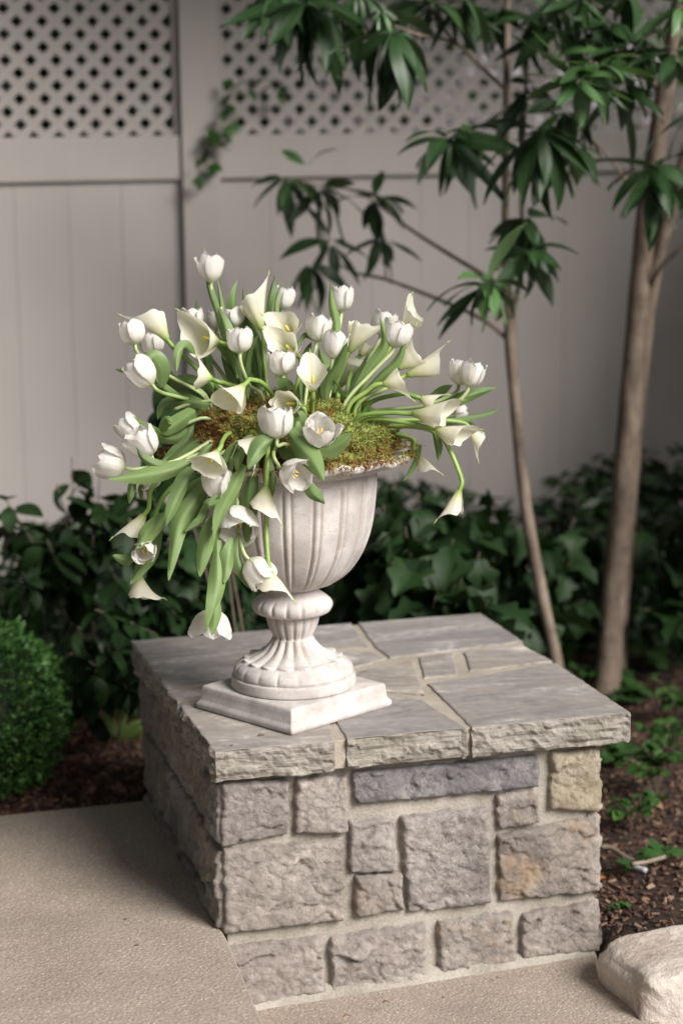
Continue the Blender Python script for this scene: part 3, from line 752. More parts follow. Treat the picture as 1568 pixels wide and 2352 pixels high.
def calla(label, stem, mouth, tip, r, d0=None, d1=.05, dm=None, dt=None, leaves=(), tl=1.0, flip=1):
    if d0 is None: d0 = start_d(stem[0], .03)
    P = path3(stem, d0, d1); B = P[-1]; Mo = at_depth(mouth[0], mouth[1], D0-(d1 if dm is None else dm)); Tp = at_depth(tip[0], tip[1], D0-((dm if dm is not None else d1) if dt is None else dt))
    root = thing('calla_lily', label, 'calla lily', P[0], 'cut white calla lilies arranged in the urn')
    Z = (Mo-B).normalized(); L = (Mo-B).length; q = Tp-Mo; X = q-Z*q.dot(Z)
    if X.length < .004: X = Z.cross(CF)
    X.normalize(); Y = Z.cross(X)*flip; R = px2m(r)*1.08
    tipr = max(min(q.dot(X)-R*1.25, R*.55), R*.06)*tl; tiph = q.dot(Z)
    C = catmull(rooted(P[:-1])+[B-Z*.015, B+Z*.004], 28)
    part('stem', *tube(C, .0043, 8, .08), M_stemc, root)
    na, nv = 40, 20; V = []; F = []; UV = []; sd = B.x*77+B.z*31; AM = 1.13*PI
    for i in range(na+1):
        th = -AM+2*AM*i/na; k = abs(th)/AM; g = math.exp(-(abs(th)/.62)**1.7)
        Lt = L*(1.12-.44*k**1.3)
        for j in range(nv+1):
            v = j/nv
            x_ = min(1, .06+v/.92); rr = .0054+(R-.0054)*(.65*x_*x_*(3-2*x_)+.35*x_)*.97; rr += R*.24*max(0, v-.62)**1.6/.215*(1-.35*k)
            hh = Lt*v-R*.5*max(0, v-.72)**1.5*(1-.4*k)*2
            e = g*max(0, (v-.45)/.55)**2.0
            rr += tipr*e; hh += max(-.6*R, min(R*1.0, tiph*.8))*e
            rr *= 1+.11*th/AM
            wob = R*.22*noise.noise(Vector((math.cos(th)*1.4, math.sin(th)*1.4, sd)))*v+R*.20*noise.noise(Vector((th*1.7, v*2, sd+3)))*v*v
            sq = 1-.20*v
            V.append(B+Z*(hh+wob)+X*(rr+wob)*math.cos(th)+Y*(rr+wob)*sq*math.sin(th)); UV.append((v, th/PI))
    for i in range(na):
        for j in range(nv): a = i*(nv+1)+j; F.append((a, a+nv+1, a+nv+2, a+1))
    sp_ = part('spathe', V, F, M_calla, root, uv=UV)
    # thin green point of the spathe
    e0 = V[(na//2)*(nv+1)+nv]; e1 = V[(na//2)*(nv+1)+nv-2]; d = (e0-e1).normalized()
    part('spathe_tip', *tube(catmull([e0-d*.003, e0+d*.003, e0+d*.006+Z*.002], 5), [.0016, .0014, .0011, .0008, .0005, .0002], 6), M_tipm, sp_)
    part('spadix', *tube([B+Z*L*.15, B+Z*L*.62, B+Z*L*.68], [.003, .0028, .0008], 8), M_spad, root)
    for q in leaves: leaf(root, *q[0], **q[1])
    return root
M_tipm = tip_mat()
def Lf(pts, w, **k): return ((pts, w), k)

# upright and rear tulips
tulip('highest white tulip of the arrangement, standing alone above all the others', [(566, 905), (530, 820), (500, 730), (485, 650)], (481, 580), 49, d1=-.02, leaves=[
  Lf([(545, 870), (505, 735), (481, 660), (469, 566)], 20, d1=-.05, roll=.7), Lf([(545, 860), (517, 760), (508, 700), (500, 640)], 15, d1=-.03, roll=.3)])
tulip('closed white tulip at the far left, beneath the calla with the long pointed tip', [(470, 912), (400, 870), (340, 835), (311, 792)], (298, 735), 51, d1=.10)
tulip('white tulip half hidden in shade behind the folded leaf at upper left', [(470, 905), (420, 880), (380, 845), (352, 815)], (345, 763), 50, d1=.0, leaves=[
  Lf([(369, 889), (371, 850), (352, 818), (328, 829)], 44, d0=.10, d1=.14, roll=0, fold=.15)])
tulip('white tulip peeping over the broad calla at upper left', [(540, 910), (490, 830), (455, 780), (446, 754)], (440, 704), 46, d1=-.03, leaves=[
  Lf([(510, 905), (486, 870), (468, 790), (456, 720), (450, 688)], 22, d1=-.06, roll=.2)])
tulip('white tulip behind a pointed leaf, right of the broad upper left calla', [(580, 900), (556, 820), (540, 752)], (530, 702), 46, d1=.0, leaves=[
  Lf([(560, 880), (532, 790), (517, 745), (499, 704)], 32, d1=.03, roll=.15)])
tulip('small pale tulip mostly hidden at the left shoulder of a pointed leaf', [(570, 900), (525, 820), (498, 757)], (490, 712), 36, d1=-.08)
tulip('upright white tulip in the middle left with a leaf on each side', [(604, 915), (574, 885), (558, 850), (551, 812)], (549, 752), 50, d1=.09, leaves=[
  Lf([(572, 890), (566, 850), (575, 800), (592, 770)], 18, d1=.08, roll=.4), Lf([(600, 900), (556, 850), (515, 800), (457, 742)], 32, d1=.02, roll=.3),
  Lf([(560, 895), (530, 855), (508, 812)], 26, d1=-.02)])
tulip('white tulip tucked behind a tall dark leaf at top centre', [(640, 900), (645, 800), (647, 712)], (657, 656), 40, d1=-.04, leaves=[
  Lf([(640, 880), (628, 780), (622, 700), (631, 630)], 27, d1=-.02), Lf([(640, 780), (634, 700), (647, 645)], 12, d1=.0, roll=.2)])
tulip('white tulip below the two stacked callas near the centre', [(640, 905), (650, 885), (650, 863)], (641, 803), 52, d1=.14, leaves=[
  Lf([(640, 896), (655, 884), (676, 893)], 32, d0=.17, d1=.19, fold=.2), Lf([(600, 905), (592, 860), (575, 790), (566, 720), (557, 660)], 32, d1=-.06)])
tulip('plump white tulip on its side at left with its head turned up', [(468, 926), (420, 914), (378, 904), (350, 884)], (300, 829), 56, d1=.15, leaves=[
  Lf([(445, 925), (400, 908), (365, 880), (350, 850)], 22, d1=.12, roll=.4), Lf([(345, 872), (300, 856), (264, 848)], 16, d0=.02, d1=.0, roll=.5)])
tulip('white tulip with flaring petals right of centre, above a closed one', [(700, 930), (712, 850), (727, 785)], (737, 723), 50, d1=.05, leaves=[
  Lf([(692, 930), (690, 870), (705, 810), (717, 785)], 22, d1=.02), Lf([(722, 782), (700, 770), (682, 802)], 12, d0=.04, d1=.05)])
tulip('tall white tulip at top right of centre beside a narrow upright leaf', [(755, 915), (770, 820), (783, 716)], (786, 655), 47, d1=-.05, leaves=[
  Lf([(775, 870), (772, 750), (762, 700), (757, 650)], 22, d1=-.04)])
tulip('closed white tulip with a leaf across its right side', [(748, 928), (755, 880), (764, 825)], (776, 757), 50, d1=.12, leaves=[
  Lf([(748, 930), (752, 880), (775, 840), (798, 785)], 34, d1=.15, roll=.2), Lf([(735, 920), (748, 860), (733, 800)], 36, d1=.02), Lf([(795, 922), (780, 895), (768, 872)], 11, d1=.12, roll=.5)])
tulip('white tulip seen only as petal tips behind the right hand callas', [(800, 905), (845, 830), (873, 770)], (889, 714), 52, d1=-.12)
tulip('large white tulip at upper right with leaves crossing its stem', [(790, 930), (850, 860), (902, 797)], (920, 736), 57, d1=.06, leaves=[
  Lf([(800, 925), (850, 845), (884, 790), (872, 728)], 27, d1=.08), Lf([(825, 908), (880, 860), (915, 825), (935, 768)], 24, d1=.07), Lf([(790, 920), (820, 860), (850, 800)], 20, d1=-.02, roll=.4)])
tulip('left one of the paired white tulips at the far right', [(860, 945), (960, 935), (1020, 915), (1052, 884)], (1066, 828), 52, d1=.02, leaves=[
  Lf([(980, 930), (1008, 902), (1040, 884)], 26, d0=.0, d1=-.03)])
tulip('right one of the paired white tulips at the far right', [(860, 950), (980, 948), (1045, 925), (1075, 888)], (1096, 826), 50, d1=.05, op=.08, leaves=[
  Lf([(1000, 935), (1070, 910), (1138, 890)], 30, d0=.02, d1=.0, roll=.2)])
tulip('small white tulip peeking out behind the long callas at the right', [(880, 950), (1000, 950), (1040, 948)], (1077, 944), 30, d1=.0, leaves=[
  Lf([(1000, 965), (1096, 955), (1152, 939)], 15, d0=.02, d1=.02, roll=.5), Lf([(1000, 975), (1050, 966), (1094, 976)], 20, d0=.0, d1=.0)])
# left fall
tulip('rear one of the two touching white tulips at the left, mostly covered', [(470, 960), (400, 985), (340, 995), (315, 1000)], (275, 962), 48, d1=.10)
tulip('front one of the two touching white tulips at the left, opening upward', [(486, 1012), (440, 1040), (392, 1062), (348, 1046)], (308, 983), 62, d1=.19, dt=.21, op=.14, leaves=[
  Lf([(440, 970), (412, 1004), (375, 1004), (342, 982), (305, 956)], 28, d1=.21, roll=.2), Lf([(440, 1056), (400, 1072), (367, 1070), (330, 1052), (312, 1026)], 26, d0=.22, d1=.24, roll=.1),
  Lf([(500, 920), (450, 942), (405, 972), (380, 985), (384, 965), (398, 972)], 36, d1=.19, roll=.1), Lf([(446, 972), (428, 1012), (395, 1045), (370, 1060)], 30, d1=.12, roll=.3)])
tulip('leftmost white tulip of all, lying horizontally over a long leaf', [(470, 1020), (410, 1060), (350, 1072), (289, 1073)], (221, 1052), 65, d1=.18, op=.12, leaves=[
  Lf([(436, 1062), (385, 1082), (320, 1094), (245, 1100)], 40, d0=.22, d1=.26, roll=.15, wave=.03)])
tulip('white tulip hidden under the long leaf at left, only its underside showing', [(440, 1060), (400, 1078), (372, 1090)], (322, 1104), 44, d1=.14, leaves=[
  Lf([(312, 1098), (303, 1125), (297, 1157)], 20, d0=.13, d1=.15), Lf([(330, 1100), (326, 1125), (324, 1150)], 16, d0=.10, d1=.10, roll=.6)])
tulip('white tulip hanging at centre left with its cup opening toward the top', [(540, 1030), (525, 1080), (500, 1141)], (495, 1073), 56, d1=.22, dt=.25, op=.08, leaves=[
  Lf([(500, 1138), (486, 1152), (478, 1160), (505, 1152), (507, 1135)], 20, d0=.25, d1=.25), Lf([(486, 1095), (450, 1145), (415, 1200), (400, 1262), (388, 1333)], 42, d0=.20, d1=.24, roll=.1),
  Lf([(455, 1062), (425, 1105), (398, 1160), (380, 1208)], 36, d0=.23, d1=.26, roll=.3)])
tulip('wide open white tulip with yellow stamens below the centre left', [(548, 1040), (542, 1095), (542, 1140), (545, 1166)], (543, 1240), 88, d1=.20, dt=.236, op=.42, stamens=True, leaves=[
  Lf([(562, 1068), (535, 1120), (505, 1180), (490, 1248)], 34, d0=.24, d1=.26, roll=.2), Lf([(588, 1045), (574, 1134), (570, 1200), (568, 1256)], 38, d0=.20, d1=.21), 
  Lf([(520, 1160), (490, 1215), (468, 1270), (459, 1324)], 42, d0=.23, d1=.24, roll=.1), Lf([(532, 1235), (522, 1290), (516, 1340)], 34, d0=.23, d1=.25, roll=.3)])
tulip('white tulip nodding in front of the lower bowl with one petal flung right', [(550, 1150), (545, 1210), (553, 1248), (570, 1284)], (614, 1342), 60, d0=.17, d1=.22, op=.12, leaves=[
  Lf([(548, 1225), (545, 1275), (560, 1325), (586, 1361)], 24, d0=.21, d1=.22, roll=.3)])
tulip('small round white tulip at lower left facing out with yellow stamens', [(430, 1090), (385, 1190), (348, 1240), (340, 1256)], (327, 1276), 45, d0=.16, d1=.18, dt=.225, op=.1, stamens=True, scale=.045, leaves=[
  Lf([(384, 1180), (345, 1215), (328, 1240), (310, 1262)], 34, d0=.21, d1=.22, roll=.2), Lf([(373, 1205), (352, 1265), (322, 1310), (300, 1342)], 32, d0=.15, d1=.17),
  Lf([(312, 1268), (288, 1285), (257, 1275)], 26, d0=.17, d1=.18)])
tulip('lowest white tulip, hanging upside down behind a long leaf over the cap', [(505, 1180), (500, 1280), (492, 1350), (488, 1398)], (483, 1470), 78, d0=.16, d1=.20, op=.30, leaves=[
  Lf([(500, 1240), (500, 1330), (490, 1390), (474, 1446)], 40, d0=.23, d1=.27, roll=.1), Lf([(496, 1360), (494, 1420), (486, 1462)], 26, d0=.25, d1=.26, roll=.2)])
# front centre
tulip('big open white tulip at the front centre against the moss', [(668, 975), (668, 1015), (650, 1020), (636, 1008)], (634, 928), 65, d0=.24, d1=.25, op=.12, leaves=[
  Lf([(634, 1000), (595, 1030), (569, 1076)], 40, d0=.25, d1=.28, roll=.1), Lf([(660, 990), (680, 1010), (720, 1060), (744, 1105)], 52, d0=.25, d1=.30, roll=.1, wave=.03), 
  Lf([(668, 1000), (690, 960), (680, 945)], 26, d0=.22, d1=.23), Lf([(618, 1040), (627, 1090), (623, 1148)], 24, d0=.21, d1=.22, roll=.6), Lf([(640, 1030), (672, 1042), (700, 1050)], 36, d0=.21, d1=.24)])
tulip('open white tulip facing forward on the green moss, right of the big open one', [(705, 1040), (722, 1035), (733, 1021)], (739, 962), 64, d0=.25, d1=.25, dt=.285, op=.20, stamens=True, scale=.054, leaves=[
  Lf([(720, 1036), (770, 1025), (806, 996)], 40, d0=.26, d1=.28, roll=.1), Lf([(686, 968), (700, 1005), (726, 1036)], 32, d0=.25, d1=.27, roll=.2)])
tulip('open white tulip drooping over the urn rim with stamens showing', [(628, 1042), (640, 1070), (650, 1078)], (694, 1096), 64, d0=.25, d1=.26, dt=.285, op=.26, stamens=True, scale=.054, leaves=[
  Lf([(700, 1095), (718, 1130), (747, 1158)], 30, d0=.25, d1=.27, roll=.2)])

# callas
calla('calla with a long thin tip pointing left at the upper left edge', [(500, 905), (440, 835), (400, 800), (384, 780)], (332, 716), (266, 724), 27, d1=.08, leaves=[Lf([(448, 822), (425, 795), (410, 812), (404, 857)], 28, d0=.08, d1=.12, roll=.3)])
calla('broad calla opening toward the viewer at upper left', [(560, 830), (536, 800), (500, 785)], (448, 768), (408, 722), 36, d0=.05, d1=.05, dm=.10, dt=.12)
calla('tall calla standing upright at top centre with a twisted tip', [(614, 900), (606, 820), (601, 757)], (578, 672), (622, 624), 27, d1=.02, leaves=[
  Lf([(570, 870), (556, 780), (535, 700), (548, 637)], 34, d1=-.06), Lf([(600, 890), (588, 800), (570, 730), (557, 664)], 26, d1=-.04, roll=.4)])
calla('upper one of the two stacked callas in the centre', [(650, 900), (664, 820), (672, 775)], (648, 735), (607, 723), 30, d1=.05, dm=.09)
calla('lower one of the two stacked callas in the centre', [(680, 910), (690, 850), (680, 815)], (645, 782), (604, 754), 31, d1=.08, dm=.12)
calla('small calla turned away on a thick stem at middle left', [(560, 905), (520, 882), (486, 871)], (450, 858), (448, 828), 26, d1=.10)
calla('calla on an arching stem in front of the brown moss at left', [(632, 925), (605, 882), (575, 872), (559, 886)], (518, 928), (505, 884), 31, d1=.18, dm=.22)
calla('calla lying open behind the big front tulip at the centre', [(700, 945), (690, 935), (680, 928)], (648, 926), (690, 930), 28, d0=.17, d1=.17, dm=.215)
calla('calla with a wide curled lip standing at the centre', [(716, 950), (716, 920), (718, 897)], (718, 846), (712, 812), 32, d1=.18, dm=.20, dt=.16)
calla('long calla leaning right behind the upper right tulips', [(768, 900), (785, 850), (803, 808)], (845, 742), (905, 728), 27, d1=.0)
calla('calla with a tall point at the upper right edge', [(820, 915), (880, 820), (928, 760)], (955, 715), (963, 660), 24, d1=-.03, dm=-.02)
calla('broad pale calla low behind the right hand leaves', [(775, 920), (774, 905), (779, 886)], (823, 828), (858, 815), 33, d1=-.04, dm=-.02)
calla('small pale calla just above the broad low one on the right', [(800, 880), (815, 840), (828, 815)], (850, 790), (862, 785), 18, d1=-.12)
calla('rounded calla with a short green tip on the right side', [(830, 915), (880, 880), (915, 845)], (958, 802), (988, 776), 27, d1=.0)
calla('slim calla reaching right with a square edged mouth', [(820, 930), (880, 895), (937, 861)], (1012, 828), (1044, 818), 22, d1=.0)
calla('calla with a drooping tip over pale arching stems at right', [(800, 935), (840, 900), (880, 882)], (930, 876), (948, 920), 24, d1=.08)
calla('short calla budding out above the two long right callas', [(850, 925), (920, 905), (966, 915)], (1000, 926), (1025, 915), 18, d1=.06)
calla('long horizontal calla at right, above its twin with the curved tip', [(830, 955), (900, 948), (950, 950)], (1030, 950), (1062, 930), 26, d1=.10, dm=.12)
calla('long horizontal calla at right whose tip curves upward', [(850, 962), (930, 970), (1002, 987)], (1066, 1004), (1118, 986), 24, d1=.10, dm=.12, leaves=[Lf([(992, 985), (1006, 1025), (1006, 1062)], 18, d0=.08, d1=.08)])
calla('calla turned downward behind the curved tip one at far right', [(870, 968), (990, 965), (1075, 985)], (1108, 1022), (1090, 1066), 17, d1=.04)
calla('small calla hanging below the right side of the rim', [(940, 1005), (948, 1025), (958, 1045)], (984, 1085), (1000, 1095), 15, d0=.04, d1=.04, leaves=[Lf([(966, 1022), (955, 1062), (926, 1106)], 15, d0=.05, d1=.05, roll=.4)])
calla('lone calla dangling far below on a hooked stem at right', [(950, 980), (1008, 1000), (1035, 1040), (1052, 1080), (1054, 1126)], (1034, 1186), (1002, 1194), 18, d0=.07, d1=.10)
calla('calla spilling over the left rim with a thin tip to the left', [(526, 996), (510, 1015), (499, 1038)], (474, 1076), (440, 1060), 30, d1=.26, dm=.29)
calla('calla seen side on beside the pale leaf at the left front of the rim', [(640, 985), (620, 985), (600, 1003)], (566, 1046), (562, 1070), 24, d0=.22, d1=.24)
calla('bell shaped calla hanging straight down against the urn bowl', [(620, 1000), (614, 1060), (611, 1118)], (606, 1182), (636, 1203), 27, d0=.23, d1=.24)
calla('calla hanging lowest in front of the urn collar', [(612, 1060), (613, 1150), (612, 1230), (620, 1312)], (630, 1362), (657, 1388), 27, d0=.21, d1=.23)
calla('calla at lower left pointing down and outward to the left', [(400, 1075), (365, 1100), (345, 1130), (331, 1182)], (296, 1232), (266, 1244), 21, d0=.18, d1=.16)
calla('calla at the bottom left whose green tip hooks to the right', [(420, 1090), (370, 1150), (335, 1250), (319, 1322)], (331, 1380), (376, 1370), 24, d0=.14, d1=.12)

# more broad tulip leaves of the left fall, with their own bent stems
def leafy(label, stem, leaves, d0=.18, d1=.2):
    P = path3(stem, d0, d1); root = thing('tulip_foliage', label, 'leaves', P[0], 'tulip leaves falling over the left of the urn')
    part('stem', *tube(catmull(rooted(P), 20), .0036, 8, .12), M_stemt, root)
    for q in leaves: leaf(root, *q[0], **q[1])
leafy('broadest dark tulip leaf hanging left of the bowl with a curled lower lip', [(560, 1010), (540, 1060), (500, 1100)], [
  Lf([(490, 1092), (455, 1130), (432, 1185), (410, 1240)], 52, d0=.19, d1=.20), Lf([(490, 1130), (470, 1185), (450, 1205), (424, 1220)], 26, d0=.22, d1=.23, roll=.4)])
leafy('short dark leaves bunched behind the rim at left above the leaf fall', [(520, 930), (450, 925), (400, 940)], [
  Lf([(480, 930), (430, 922), (380, 930), (362, 965)], 36, d0=.08, d1=.04), Lf([(500, 905), (440, 880), (400, 878), (372, 860)], 40, d0=.02, d1=-.02), Lf([(470, 915), (430, 900), (385, 895)], 40, d0=.0, d1=-.03), Lf([(480, 990), (430, 1030), (390, 1075), (372, 1100)], 34, d0=.14, d1=.12)], .08, .06)
leafy('pale folded stems and leaf bases gathered under the moss at left', [(560, 1020), (545, 1070), (530, 1110)], [
  Lf([(565, 1015), (548, 1050), (545, 1090)], 22, d0=.235, d1=.24), Lf([(545, 1012), (520, 1050), (505, 1085)], 18, d0=.23, d1=.22), Lf([(488, 1020), (465, 1042), (452, 1065)], 18, d0=.24, d1=.24), Lf([(545, 1100), (530, 1160), (528, 1210)], 30, d0=.2, d1=.2)])

# ------------------------------------------------------------------ fence
fen = thing('fence', 'tall tan vinyl privacy fence with a diagonal lattice top behind the trees', 'fence', (.5, 2.33, -.45))
def P_(name, a, b=.003, **k): v, f = bev_box(*a, b); return part(name, v, f, M_vinyl, fen, smooth=False, **k)
ZT = 1.90
for x in (.441, 2.52, -1.64): P_('post', (x, x+.110, 2.309, 2.408, -.5, ZT+.1))
spans = ((.551, 2.52), (-1.53, .441))
for x0, x1 in spans:
    P_('rail', (x0+.001, x1-.001, 2.322, 2.376, .937, 1.060), .004); P_('rail', (x0+.001, x1-.001, 2.322, 2.376, ZT-.06, ZT)); P_('rail', (x0+.001, x1-.001, 2.322, 2.376, -.42, -.28))
    x = x0+.001; off = .0
    xs = [x0+.001]
    while xs[-1] < x1-.02: xs.append(min(xs[-1]+.150, x1-.001))
    for a, b in zip(xs, xs[1:]): P_('board', (a+.0003, b-.0003, 2.338, 2.360, -.279, .936), .0008)
    P_('lattice_frame', (x0+.001, x0+.016, 2.335, 2.363, 1.061, ZT-.061), .002); P_('lattice_frame', (x1-.016, x1-.001, 2.335, 2.363, 1.061, ZT-.061), .002)
    # diagonal slats, clipped to the opening
    z0, z1 = 1.0605, ZT-.0605; X0, X1 = x0+.014, x1-.014; hw = .0168; per = .0695/ (1)  # horizontal period
    for sgn, yy in ((1, 2.343), (-1, 2.3502)):
        k = X0-(z1-z0)-per
        while k < X1+(z1-z0)+per:
            # band: |x - (k + sgn*(z-z0))| < hw/ ... clipped to the rectangle
            poly = [(k-hw/1, z0), (k+hw/1, z0), (k+hw+sgn*(z1-z0), z1), (k-hw+sgn*(z1-z0), z1)]
            def clip(pl, inside, inter):
                o = []
                for i, p in enumerate(pl):
                    q = pl[(i+1) % len(pl)]
                    if inside(p): o.append(p)
                    if inside(p) != inside(q): o.append(inter(p, q))
                return o
            fx = lambda X: (lambda p, q: (X, p[1]+(q[1]-p[1])*(X-p[0])/(q[0]-p[0])))
            poly = clip(poly, lambda p: p[0] >= X0, fx(X0))
            if len(poly) > 2: poly = clip(poly, lambda p: p[0] <= X1, fx(X1))
            if len(poly) > 2:
                m = len(poly); v = [(p[0], yy, p[1]) for p in poly]+[(p[0], yy+.007, p[1]) for p in poly]
                f = [tuple(range(m)), tuple(range(2*m-1, m-1, -1))]+[(i, i+m, (i+1) % m+m, (i+1) % m) for i in range(m)]
                part('lattice_slat', v, f, M_vinyl, fen, smooth=False)
            k += per*1.0
# ------------------------------------------------------------------ leaf mesh kinds and plants
def leaf_mesh(name, L, Wd, mat, droop=.25, fold=.25, tipw=.5, lobes=0, n=10, m=4, twist=0):
    V = []; F = []; UV = []
    for i in range(n+1):
        s = i/n
        w = Wd/2*math.sin(PI*min(1, s**.9*.985+.015))**.8*(1-(1-tipw)*max(0, s-.5)*.6)
        if lobes: w *= 1+.28*math.cos(s*lobes*2*PI)*(s < .95)
        for j in range(m+1):
            t = j/m*2-1; y = w*t
            V.append((s*L*math.cos(droop*s), y, -s*L*math.sin(droop*s)*1.0+fold*abs(y)+.02*L*math.sin(s*5+t*2)+twist*y*s)); UV.append((s, t))
    for i in range(n):
        for j in range(m): k = i*(m+1)+j; F.append((k, k+m+1, k+m+2, k+1))
    return mesh_of(name, V, F, mat, True, UV)
MAG = [leaf_mesh('magnolia_leaf', .155*s, .038*s2, M_mag, d, .2, tw) for s, s2, d, tw in ((1, 1, .25, .6), (.85, 1.05, .5, .7), (1.1, 1, .1, .5), (.7, .9, .35, .8))]
MAGY = [leaf_mesh('young_magnolia_leaf', .125*s, .038*s2, M_magn, d, .2, tw) for s, s2, d, tw in ((1, 1, .2, .6), (.85, 1.05, .45, .7), (1.1, .9, .05, .5))]
def orient(p, d, roll):
    d = d.normalized(); up = Vector((0, 0, 1)); y = up.cross(d)
    if y.length < .05: y = Vector((0, 1, 0)).cross(d)
    y.normalize(); z = d.cross(y)
    M = Matrix((d, y, z)).transposed().to_4x4(); return Matrix.Translation(p) @ M @ Matrix.Rotation(roll, 4, 'X')
RT = random.Random(21)
def rosette(parent, x, y, dep, n, size=1.0, young=0.0, droop=-.35, spread=1.0, bias=(0, 0), upn=.0):
    c = at_depth(x, y, dep)
    for i in range(int(n*1.25)):
        a = 2*PI*(i*.382)+RT.uniform(-.3, .3); el = RT.gauss(droop, .52)
        d = Vector((math.cos(a)*math.cos(el)*spread, math.sin(a)*math.cos(el)*spread, math.sin(el)))+Vector((bias[0], 0, bias[1]))
        if RT.random() < upn: d.z = abs(d.z)
        me = RT.choice(MAGY if RT.random() < young else MAG); s = size*RT.uniform(.62, 1.14)
        M = orient(c+d.normalized()*.012, d, RT.gauss(0, .5)) @ Matrix.Scale(s, 4)
        inst('leaf', me, M, parent)
    return c
def limb(parent, pts, r0, r1, name='branch', mat=None, sides=10, n=24):
    P = catmull([at_depth(*p) for p in pts], n); rr = [r0+(r1-r0)*i/n for i in range(n+1)]
    return part(name, *tube(P, rr, sides, .12), mat or M_bark, parent)
# slender tree
g1 = at_depth(1280, 1530, 5.45); g1.z = -.43
tree1 = thing('magnolia_tree', 'slender multi branched magnolia with a thin grey trunk just behind the pillar', 'tree', (1.335, 1.45, -.43), 'young magnolia trees')
limb(tree1, [(1285, 1560, 5.25), (1262, 1450, 5.25), (1240, 1350, 5.25), (1205, 1150, 5.24), (1185, 950, 5.22), (1172, 800, 5.2), (1170, 735, 5.2)], .0160, .0145, 'trunk', n=40)
limb(tree1, [(1170, 740, 5.2), (1160, 600, 5.2), (1160, 450, 5.2), (1162, 200, 5.22), (1166, -60, 5.25)], .0115, .008, 'trunk')
limb(tree1, [(1172, 740, 5.2), (1200, 600, 5.15), (1197, 460, 5.12), (1202, 300, 5.1), (1212, 120, 5.1), (1220, 40, 5.1)], .007, .004)
limb(tree1, [(1176, 790, 5.2), (1110, 735, 5.22), (1000, 685, 5.3), (886, 642, 5.38), (814, 626, 5.42), (765, 598, 5.42)], .006, .003, mat=M_twig)
limb(tree1, [(886, 642, 5.38), (884, 600, 5.38), (874, 548, 5.38)], .003, .002, mat=M_twig)
limb(tree1, [(1168, 690, 5.2), (1120, 640, 5.22), (1041, 590, 5.28), (951, 533, 5.35), (905, 497, 5.4), (862, 455, 5.4)], .007, .003, mat=M_twig)
limb(tree1, [(905, 497, 5.4), (820, 440, 5.42), (735, 428, 5.42), (655, 406, 5.42)], .003, .0018, mat=M_twig)
limb(tree1, [(1160, 205, 5.22), (1100, 150, 5.1), (1044, 98, 5.0), (960, 80, 4.9), (905, 60, 4.85)], .0055, .003)
limb(tree1, [(1044, 98, 5.0), (1000, 40, 4.95), (960, -30, 4.9)], .004, .003)
limb(tree1, [(1163, 250, 5.2), (1100, 290, 5.1), (1040, 315, 5.0)], .004, .0025)
limb(tree1, [(1196, 500, 5.1), (1150, 600, 5.0), (1115, 650, 4.9)], .004, .003)
limb(tree1, [(1205, 200, 5.1), (1255, 250, 4.9), (1320, 185, 4.7), (1370, 145, 4.65)], .004, .003)
for a in [(904, 70, 4.75, 16, 1.3, 0, -1.0), (875, 20, 4.8, 9, 1.2, .2, -.6), (700, 0, 4.85, 13, 1.25, 0, -.8), (745, 25, 4.85, 9, 1.1, .1, -.8), (820, -20, 4.85, 10, 1.15, 0, -.8), (640, -10, 4.85, 8, 1.1, 0, -.7), (990, 10, 4.95, 9, 1, .1, -.5), (1065, -10, 4.9, 9, 1, 0, -.7),
          (640, -25, 4.9, 8, 1, 0, -.6), (1034, 318, 5.0, 13, 1.1, .05, -.6), (1078, 296, 5.05, 9, 1, 0, -.5), (1240, 298, 4.8, 17, 1.3, .0, -.85), (1205, 498, 5.0, 13, .95, 0, -.6), (1216, 572, 4.95, 14, .95, .1, -.65),
          (1115, 652, 4.75, 17, 1.2, .35, -.25), (1225, 45, 5.05, 11, 1, .1, -.5), (1150, 20, 5.1, 7, 1, 0, -.5), (1320, 182, 4.65, 13, .95, .9, -.15), (1370, 148, 4.65, 11, .95, .6, -.3), (1300, 250, 4.9, 8, 1, .1, -.7), (1285, 70, 4.95, 9, 1, .1, -.5), (1320, 340, 4.9, 6, 1, .3, -.6), (1215, 200, 5.1, 6, .9, .1, -.6)]:
    rosette(tree1, *a)
for a in [(655, 408, 5.42, 8, .98, 0, -.45), (735, 428, 5.42, 9, .98, 0, -.55), (858, 455, 5.4, 9, .98, 0, -.6), (760, 554, 5.42, 7, .98, 0, -.4), (715, 604, 5.4, 8, .98, 0, -.7), (874, 546, 5.38, 7, .78, 0, -.5), (705, 385, 5.45, 2, .8, .5, .6)]:
    rosette(tree1, *a)
# thick tree
tree2 = thing('magnolia_tree', 'stout magnolia with a pale barked trunk rising at the right edge', 'tree', (1.40, 1.5, -.43), 'young magnolia trees')
limb(tree2, [(1388, 1610, 5.5), (1398, 1500, 5.5), (1403, 1400, 5.5), (1425, 1200, 5.45), (1445, 950, 5.4), (1460, 760, 5.35), (1482, 500, 5.25), (1512, 300, 5.15), (1545, 100, 5.1), (1575, -80, 5.05)], .038, .020, 'trunk', sides=16, n=60)
limb(tree2, [(1415, 1600, 5.58), (1420, 1450, 5.58), (1432, 1300, 5.56), (1448, 1100, 5.52), (1472, 850, 5.5), (1500, 640, 5.45), (1530, 520, 5.4), (1580, 330, 5.35)], .026, .016, 'trunk', n=40)
limb(tree2, [(1494, 655, 5.3), (1520, 610, 5.25), (1585, 548, 5.2)], .007, .005, mat=M_twig)
limb(tree2, [(1514, 210, 5.15), (1450, 130, 5.0), (1384, 50, 4.9), (1330, -30, 4.85)], .008, .005, mat=M_twig)
limb(tree2, [(1484, 480, 5.25), (1440, 420, 5.2), (1380, 340, 5.2), (1330, 300, 5.2)], .005, .003, mat=M_twig)
limb(tree2, [(1487, 460, 5.25), (1500, 420, 5.1), (1500, 378, 4.95)], .006, .004)
